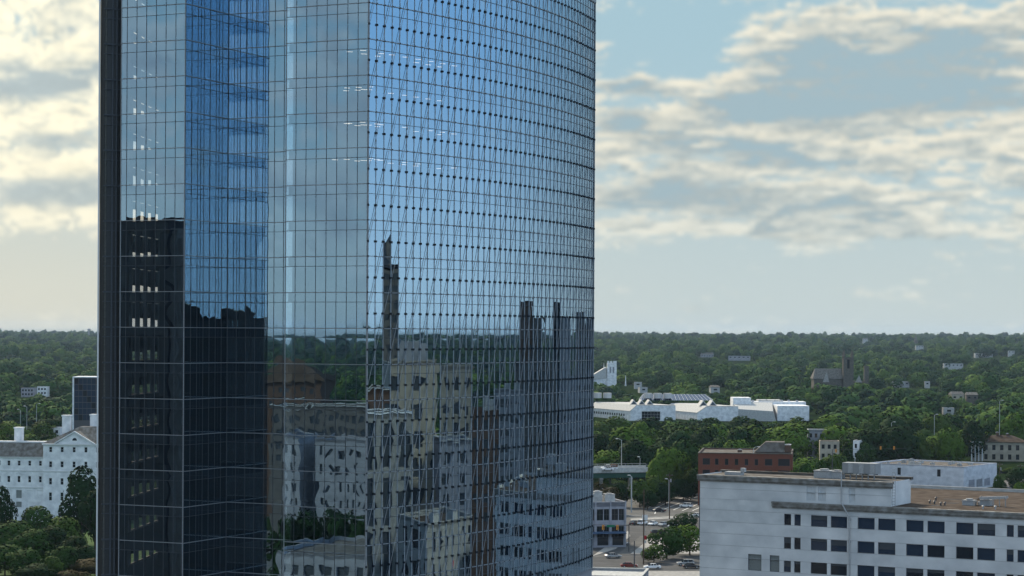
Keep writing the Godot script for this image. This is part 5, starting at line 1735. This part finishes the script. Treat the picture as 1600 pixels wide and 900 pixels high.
	var hb := mirrored("brown_hipped_block", "brown block with hipped roof mirrored high in the flat face", V.call(-434, 2), V.call(-416, -15), 46.0, M.brick_brown, M.roof_brown, 4.4, 3.2, 1.6, 2.4, 18.0, {"rows": 4, "parapet": 0.0})
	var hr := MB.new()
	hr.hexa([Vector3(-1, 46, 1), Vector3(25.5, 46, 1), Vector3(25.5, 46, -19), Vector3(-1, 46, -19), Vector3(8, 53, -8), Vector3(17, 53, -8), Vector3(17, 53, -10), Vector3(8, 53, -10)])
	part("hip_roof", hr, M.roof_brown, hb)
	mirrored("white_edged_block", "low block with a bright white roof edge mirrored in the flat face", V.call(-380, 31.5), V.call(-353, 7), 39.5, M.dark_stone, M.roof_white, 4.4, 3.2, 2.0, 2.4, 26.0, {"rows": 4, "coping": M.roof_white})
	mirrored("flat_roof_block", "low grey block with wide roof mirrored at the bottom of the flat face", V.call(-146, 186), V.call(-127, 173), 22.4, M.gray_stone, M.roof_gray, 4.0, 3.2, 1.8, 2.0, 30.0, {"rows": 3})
	# the hotel the picture is taken from, behind the camera
	var ho := thing("grey_hotel", "broad dark hotel block behind the viewpoint, mirrored in the recess of the tower", "building", Vector3(34, 0, 3.5), PI)
	shell(ho, Vector3.ZERO, Vector3(68, 66.0, 20), M.dark_tower, M.roof_gray, {"f": [[1.2, 3.4, 19, 1.8, 61.0, -3.6, 12, 2.2]]}, {})
	roof_units(ho, [[18, 65.2, -3, 7, 4.4, 5], [31, 65.2, -3, 9, 3.0, 6], [44, 65.2, -4, 5, 5.2, 5]], M.dark_tower)


# ---------------------------------------------------------------- trees
# A crown: leaf sprays spread through the volume of several overlapping lobes. Unit size: about 1 high, 1 wide.
func crown_mesh(seed_: int, lobes: int, sprays: int, leaf: float, tall := 1.0, cone := 0.0) -> ArrayMesh:
	var r := RandomNumberGenerator.new()
	r.seed = seed_
	var cs := []
	for i in lobes:
		var a := r.randf() * TAU
		var y := r.randf_range(0.30, 0.80)
		var reach := r.randf_range(0.10, 0.30) * (1.15 - absf(y - 0.5)) * (1.0 - cone * y)
		cs.append([Vector3(cos(a) * reach, y * tall, sin(a) * reach), r.randf_range(0.15, 0.26) * (1.0 - cone * 0.5 * y)])
	cs.append([Vector3(0, 0.52 * tall, 0), 0.30])
	cs.append([Vector3(r.randf_range(-0.06, 0.06), 0.76 * tall, r.randf_range(-0.06, 0.06)), 0.21])
	var mb := MB.new()
	for i in sprays:
		var c: Array = cs[r.randi() % cs.size()]
		var dir := Vector3(r.randfn(), r.randfn() * 0.9 + 0.15, r.randfn()).normalized()
		var p: Vector3 = c[0] + dir * c[1] * (1.0 - 0.35 * r.randf() * r.randf()) * Vector3(1, 0.85, 1).length() / 1.6
		var inside := false
		for q in cs:
			if q != c and p.distance_to(q[0]) < q[1] * 0.72:
				inside = true
				break
		if inside and r.randf() < 0.8:
			continue
		var nrm := (dir + Vector3(r.randfn(), r.randfn(), r.randfn()) * 0.3 + Vector3(0, 0.2, 0)).normalized()
		var u := nrm.cross(Vector3(r.randfn(), r.randfn(), r.randfn())).normalized()
		var v := nrm.cross(u)
		var s := leaf * r.randf_range(0.6, 1.35)
		mb.quad(p - u * s, p - v * s * 0.7, p + u * s * 0.9, p + v * s * 0.8)
		# the spray shades like the bough it belongs to
		var soft: Vector3 = (dir * 0.55 + (p - Vector3(0, 0.45 * tall, 0)).normalized() * 0.55 + nrm * 0.35).normalized()
		for e in 4:
			mb.n[mb.n.size() - 1 - e] = soft
	# bring every crown to the same size: one wide, from 0.16 to 1 high
	var wide := 0.0
	var lo := 9.0
	var hi := -9.0
	for q in mb.v:
		wide = maxf(wide, Vector2(q.x, q.z).length())
		lo = minf(lo, q.y)
		hi = maxf(hi, q.y)
	for i in mb.v.size():
		var q := mb.v[i]
		mb.v[i] = Vector3(q.x * 0.5 / wide, 0.16 + 0.84 * (q.y - lo) / (hi - lo), q.z * 0.5 / wide)
	return mesh_of(mb)


func trunk_mesh(seed_: int) -> ArrayMesh:
	var r := RandomNumberGenerator.new()
	r.seed = seed_
	var mb := MB.new()
	mb.tube(Vector3(0, -0.02, 0), Vector3(0, 0.28, 0), 0.028, 0.02, 6, false)
	mb.tube(Vector3(0, 0.28, 0), Vector3(0.01, 0.6, 0.01), 0.02, 0.008, 5, false)
	for i in 5:
		var a := r.randf() * TAU
		mb.tube(Vector3(0, 0.22 + i * 0.05, 0), Vector3(cos(a) * 0.2, 0.42 + i * 0.06, sin(a) * 0.2), 0.012, 0.004, 4, false)
	return mesh_of(mb)


var crowns_near := []
var crowns_far := []
var trunks := []
var leaf_keys := ["leaf_mid", "leaf_dark", "leaf_olive", "leaf_bright", "leaf_blue", "leaf_rust"]
# parts of the picture that stay open: [px0, px1, py below which nothing may rise, depth]
var open_views := [
	[928, 1270, 648.0, 1495.0], [925, 985, 592.0, 2190.0], [1290, 1365, 586.0, 1940.0], [1428, 1434, 528.0, 5190.0], [136, 142, 518.0, 7590.0],
	[110, 166, 640.0, 1045.0], [32, 76, 611.0, 1870.0], [18, 92, 678.0, 1110.0], [1255, 1285, 700.0, 990.0], [1282, 1312, 705.0, 950.0], [1330, 1346, 705.0, 950.0], [1515, 1605, 728.0, 1075.0],
]

func top_py(p: Vector3) -> float:
	var d := -p.z
	return HORIZON + (EYE - p.y) / d * LENS + ROLL * (p.x / d * LENS)


func add_tree(label: String, group: String, foot: Vector3, h: float, w: float, key: String, kind: int, called := "broadleaf_tree") -> void:
	var t := thing(called, label, "tree", foot, rng.randf() * TAU, group)
	part("trunk", trunks[kind % trunks.size()], M.bark, t, Transform3D(Basis().scaled(Vector3(h, h, h)), Vector3.ZERO))
	part("crown", crowns_near[kind % crowns_near.size()], M[key], t, Transform3D(Basis().scaled(Vector3(w, h * 1.10, w)), Vector3(0, -0.10 * h, 0)))


func make_trees() -> void:
	for i in 6:
		crowns_near.append(crown_mesh(100 + i, 9 + i, 3600, 0.032))
	crowns_near.append(crown_mesh(130, 9, 3600, 0.03, 1.0, 0.75))     # tall, narrowing upwards
	for i in 5:
		crowns_far.append(crown_mesh(200 + i, 8 + i, 1000, 0.058))
	for i in 3:
		trunks.append(trunk_mesh(50 + i))
	# trees one can point to: [px, py of the top, depth, width m, colour, crown, label]
	var near := [
		[128, 727, 640.0, 15.0, "leaf_dark", 6, "tall dark evergreen tree in front of the white institution building"],
		[150, 762, 625.0, 12.0, "leaf_dark", 1, "dark tree touching the tower's left edge, right of the tall evergreen"],
		[4, 758, 655.0, 10.0, "leaf_dark", 2, "dark tree cut by the left picture edge beside the white wall"],
		[62, 790, 620.0, 17.0, "leaf_mid", 0, "broad green tree below the white wing, centre of the clump"],
		[22, 812, 600.0, 17.0, "leaf_mid", 3, "round green tree at the lower left, left of the broad one"],
		[102, 806, 600.0, 14.0, "leaf_olive", 4, "olive green tree in front of the tall evergreen's foot"],
		[48, 826, 575.0, 16.0, "leaf_mid", 5, "green tree in the front row of the lower left clump"],
		[86, 868, 545.0, 7.5, "leaf_olive", 1, "small round bush tree at the bottom of the lower left clump"],
		[8, 850, 560.0, 16.0, "leaf_mid", 2, "green tree at the bottom left corner of the picture"],
		[118, 836, 580.0, 12.0, "leaf_dark", 0, "dim tree left of the tower's foot"],
		[142, 872, 560.0, 14.0, "leaf_rust", 3, "rusty brown tree by the tower's foot at the bottom left"],
		[112, 890, 540.0, 12.0, "leaf_rust", 4, "rusty brown low tree at the picture's bottom edge"],
		[56, 880, 540.0, 13.0, "leaf_dark", 5, "dark low tree at the bottom edge of the lower left clump"],
		[78, 820, 590.0, 14.0, "leaf_dark", 3, "dark green tree between the olive tree and the front row of the lower left clump"],
		[36, 856, 550.0, 13.0, "leaf_mid", 4, "green tree low in the lower left clump, above the bottom edge"],
		[132, 852, 575.0, 11.0, "leaf_dark", 2, "dark tree low beside the tower's foot, under the tall evergreen"],
		[98, 852, 560.0, 11.0, "leaf_mid", 0, "green tree left of the rusty trees at the bottom"],
		[1042, 822, 610.0, 12.5, "leaf_mid", 1, "street tree on the traffic island before the white stone building, left one"],
		[1078, 819, 620.0, 12.0, "leaf_bright", 4, "yellow green street tree on the traffic island, right one"],
		[1022, 850, 600.0, 9.0, "leaf_olive", 2, "low leafy tree at the left tip of the traffic island"],
		[1070, 800, 690.0, 12.0, "leaf_dark", 3, "small dark spreading tree beside the parking lot"],
		[1022, 716, 812.0, 12.0, "leaf_bright", 0, "yellow green tree at the end of the overpass"],
		[1046, 697, 830.0, 18.0, "leaf_bright", 5, "big bright green tree right of the overpass"],
		[1076, 684, 860.0, 20.0, "leaf_mid", 3, "tall green tree left of the brick building"],
		[1000, 748, 790.0, 12.0, "leaf_olive", 2, "olive tree under the end of the overpass"],
		[1012, 765, 780.0, 9.0, "leaf_dark", 1, "dark shrub tree behind the parking lot, left"],
		[1040, 752, 800.0, 12.0, "leaf_dark", 4, "dark tree behind the parking lot, middle"],
		[1068, 748, 820.0, 13.0, "leaf_dark", 0, "dark tree behind the parking lot, right"],
		[1085, 730, 840.0, 13.0, "leaf_mid", 2, "green tree at the brick building's left corner"],
		[1004, 762, 800.0, 11.0, "leaf_mid", 5, "low green tree at the left end of the lot's hedge"],
		[1026, 766, 812.0, 10.0, "leaf_mid", 3, "low green tree in the hedge behind the lot, below the bright tree"],
		[1052, 764, 830.0, 11.0, "leaf_dark", 2, "low dark tree in the hedge behind the lot"],
		[1080, 758, 850.0, 12.0, "leaf_dark", 5, "low dark tree in the hedge by the brick building's corner"],
		[1024, 742, 800.0, 11.0, "leaf_olive", 1, "olive tree in front of the bright green tree by the overpass"],
		[935, 752, 790.0, 10.0, "leaf_rust", 3, "reddish tree under the overpass beside the tower"],
		[955, 760, 760.0, 9.0, "leaf_rust", 5, "low reddish tree behind the grey corner building"],
		[970, 752, 790.0, 9.0, "leaf_dark", 1, "dark tree behind the grey corner building"],
		[1236, 733, 700.0, 7.0, "leaf_olive", 2, "small green tree above the white building's roof vents"],
		[1262, 722, 760.0, 10.0, "leaf_mid", 0, "round green tree right of the brick building"],
		[1288, 716, 770.0, 10.0, "leaf_mid", 4, "green tree left of the air handler"],
		[1322, 700, 940.0, 12.0, "leaf_dark", 1, "dark tree above the air handler"],
		[1350, 690, 960.0, 13.0, "leaf_mid", 5, "green tree above the worn white building's left end"],
		[1395, 690, 1010.0, 15.0, "leaf_mid", 3, "green tree above the worn white building's roof"],
		[1440, 676, 1000.0, 16.0, "leaf_olive", 0, "olive tree left of the tan villa"],
		[1482, 668, 1000.0, 19.0, "leaf_bright", 2, "bright full tree just left of the tan villa"],
		[1528, 722, 1010.0, 10.0, "leaf_mid", 0, "green tree before the tan villa's porch"],
		[1552, 728, 990.0, 9.0, "leaf_dark", 3, "dark low tree before the tan villa's middle"],
		[1580, 730, 985.0, 9.0, "leaf_olive", 2, "olive low tree before the tan villa's right part"],
		[1560, 742, 830.0, 7.0, "leaf_mid", 1, "small tree at the corner of the worn white building"],
		[1590, 752, 800.0, 7.0, "leaf_bright", 4, "small bright tree at the right picture edge street"],
		[1540, 658, 1160.0, 17.0, "leaf_mid", 3, "green tree behind the tan villa, left"],
		[1592, 664, 1170.0, 17.0, "leaf_olive", 5, "olive tree behind the tan villa, right"],
	]
	for n in near:
		var p := at(n[0], n[1], n[2])
		add_tree(n[6], "trees near the streets", Vector3(p.x, 0, p.z), p.y, n[3], n[4], n[5])
	# street trees that only the flat face mirrors
	for m in [[-204.5, 141.7, 23.4], [-210.5, 134.2, 24.1], [-204.0, 135.3, 23.7], [-209.5, 127.4, 23.6], [-200.7, 130.3, 23.2], [-201.5, 126.1, 23.6], [-193.1, 129.3, 23.4], [-214.8, 137.6, 21.8]]:
		add_tree("dark tree mirrored at the foot of the grey stone blocks", "trees mirrored in the flat glass", Vector3(m[0], 0, -m[1]), m[2], 13.0, "leaf_dark", rng.randi() % 6)
	# the wood: every tree has its own place; the nearest stand as single trees, those farther merge to a mass
	var list := []
	var belts := [[-15.5, 15.5, 915.0, 10800.0, 1.032, 0.0040, 17.0], [17.0, 96.0, 780.0, 6500.0, 1.06, 0.010, 14.0], [-152.0, -96.0, 560.0, 6500.0, 1.06, 0.010, 14.0], [165.0, 195.0, 700.0, 5000.0, 1.09, 0.014, 14.0]]
	for b in belts:
		var d: float = b[2]
		while d < b[3]:
			var step := rad_to_deg(maxf(b[6], d * b[5]) / d)
			var az: float = b[0] + rng.randf() * step
			while az < b[1]:
				var dd: float = d * (1.0 + rng.randf_range(-0.5, 0.5) * (b[4] - 1.0) * 1.6)
				var a := deg_to_rad(az + rng.randf_range(-0.35, 0.35) * step)
				list.append([Vector2(sin(a) * dd, cos(a) * dd), dd])
				az += step
			d *= b[4]
	list.sort_custom(func(x, y): return x[1] < y[1])
	var tint := FastNoiseLite.new()
	tint.seed = 77
	tint.frequency = 0.004
	var places := []
	for i in crowns_far.size():
		places.append([[], []])
	var single := 0
	for l in list:
		var p: Vector2 = l[0]
		var g := ground_height(p.x, p.y)
		var big := 1.0 + 0.35 * sm(2000.0, 6000.0, l[1])
		var h := rng.randf_range(11.0, 23.0) * (1.3 if rng.randf() < 0.12 else 1.0) * big * (0.95 + 0.25 * tint.get_noise_2d(p.x * 0.5, p.y * 0.5))
		var w := (11.0 + h * 0.6) * rng.randf_range(0.85, 1.35)
		var front := p.y > 0.0 and absf(p.x / p.y) < 0.26
		if front:
			var px := 800.0 + p.x / p.y * LENS
			var hw := w * 0.5 / p.y * LENS
			var skip := false
			for o in open_views:
				if p.y < o[3] and px + hw > o[0] and px - hw < o[1]:
					var py := top_py(Vector3(p.x, g + h * 1.02, -p.y))
					var lim: float = o[2] + rng.randf_range(-4.0, 5.0)
					if py < lim:
						var cap: float = EYE - (lim + 2.0 - HORIZON - ROLL * (px - 800.0)) / LENS * p.y - g
						if cap < 8.0:
							skip = true
							break
						h = minf(h, cap)
						w = minf(w, h * 1.3)
			if skip:
				continue
			if p.y > 800.0 and p.y < 970.0 and px > 1335.0 and px < 1585.0:
				continue
			if p.y > 1480.0 and p.y < 1590.0 and px > 915.0 and px < 1300.0:
				continue
		var v := tint.get_noise_2d(p.x, p.y) + rng.randf_range(-0.75, 0.75)
		if front and l[1] < 1400.0 and single < 250:
			single += 1
			var key := "leaf_dark" if v < -0.3 else ("leaf_blue" if v < -0.05 else ("leaf_mid" if v < 0.2 else ("leaf_olive" if v < 0.5 else "leaf_bright")))
			var look: String = {"leaf_dark": "dark green", "leaf_blue": "deep green", "leaf_mid": "mid green", "leaf_olive": "olive green", "leaf_bright": "bright green"}[key]
			var where: String = "left of the tower" if p.x < 0.0 else ("beneath the white exhibition hall" if p.x / p.y < 0.135 else ("right of the white hall" if p.x / p.y < 0.17 else "at the right side of the picture"))
			add_tree("%s %s tree of the near wood %s" % ["tall" if h > 19.0 else ("low" if h < 13.0 else "round"), look, where], "single trees at the near edge of the wood", Vector3(p.x, g, -p.y), h, w, key, rng.randi() % 6)
			continue
		var c := Vector3(0.036, 0.078, 0.023).lerp(Vector3(0.090, 0.145, 0.030), clampf(v, 0, 1)).lerp(Vector3(0.016, 0.039, 0.020), clampf(-v * 1.3, 0, 1))
		var k := rng.randi() % crowns_far.size()
		places[k][0].append(Transform3D(Basis(Vector3.UP, rng.randf() * TAU).scaled(Vector3(w, h, w)), Vector3(p.x, g - 0.2 * h, -p.y)))
		places[k][1].append(Color(c.x, c.y, c.z))
	for k in crowns_far.size():
		var mm := MultiMesh.new()
		mm.transform_format = MultiMesh.TRANSFORM_3D
		mm.use_colors = true
		mm.mesh = crowns_far[k]
		mm.instance_count = places[k][0].size()
		for i in places[k][0].size():
			mm.set_instance_transform(i, places[k][0][i])
			mm.set_instance_color(i, places[k][1][i])
		var o := MultiMeshInstance3D.new()
		o.name = numbered("far_wood")
		o.multimesh = mm
		o.material_override = M.leaf_forest
		add_child(o)
		tag(o, "dense green wood reaching to the horizon", "wood")
		o.set_meta("kind", "stuff")
	print("trees ", list.size(), " single ", single)


func _ready() -> void:
	rng.seed = 20240611
	relief.seed = 9
	relief.frequency = 0.0011
	relief.fractal_octaves = 3
	var t0 := Time.get_ticks_msec()
	# camera: level lens shifted up, rolled by a third of a degree
	var cam := Camera3D.new()
	cam.name = "camera"
	add_child(cam)
	cam.position = Vector3(0, EYE, 0)
	cam.rotation.z = ROLL
	cam.set_frustum(900.0 / LENS, Vector2(0, (HORIZON - 450.0) / LENS), 1.0, 30000.0)
	cam.current = true
	# sky, haze, sun
	var we := WorldEnvironment.new()
	we.name = "world_environment"
	add_child(we)
	var e := Environment.new()
	we.environment = e
	e.tonemap_mode = Environment.TONE_MAPPER_LINEAR
	e.tonemap_exposure = 1.57
	e.background_mode = Environment.BG_SKY
	var sky := Sky.new()
	var sm_ := PanoramaSkyMaterial.new()
	sm_.panorama = make_sky()
	sky.sky_material = sm_
	e.sky = sky
	e.ssao_enabled = true
	e.ssil_enabled = true
	e.sdfgi_enabled = true
	e.fog_enabled = true
	e.fog_mode = Environment.FOG_MODE_EXPONENTIAL
	e.fog_density = 0.000025
	e.fog_light_color = Color(0.80, 0.90, 1.0)
	var sun := DirectionalLight3D.new()
	sun.name = "sun"
	add_child(sun)
	var az := deg_to_rad(-24.0)
	var el := deg_to_rad(34.0)
	sun.look_at_from_position(Vector3.ZERO, -Vector3(sin(az) * cos(el), sin(el), -cos(az) * cos(el)))
	sun.light_energy = 1.2
	sun.light_color = Color(1.0, 0.93, 0.82)
	sun.light_angular_distance = 6.0
	sun.shadow_enabled = true
	print("sky ", Time.get_ticks_msec() - t0)
	make_materials()
	make_ground()
	make_tower()
	print("tower ", Time.get_ticks_msec() - t0)
	make_white_block()
	make_right_buildings()
	make_left_buildings()
	make_far_buildings()
	make_mirrored_city()
	print("buildings ", Time.get_ticks_msec() - t0)
	make_overpass()
	make_cars()
	make_street_furniture()
	make_trees()
	print("done ", Time.get_ticks_msec() - t0)
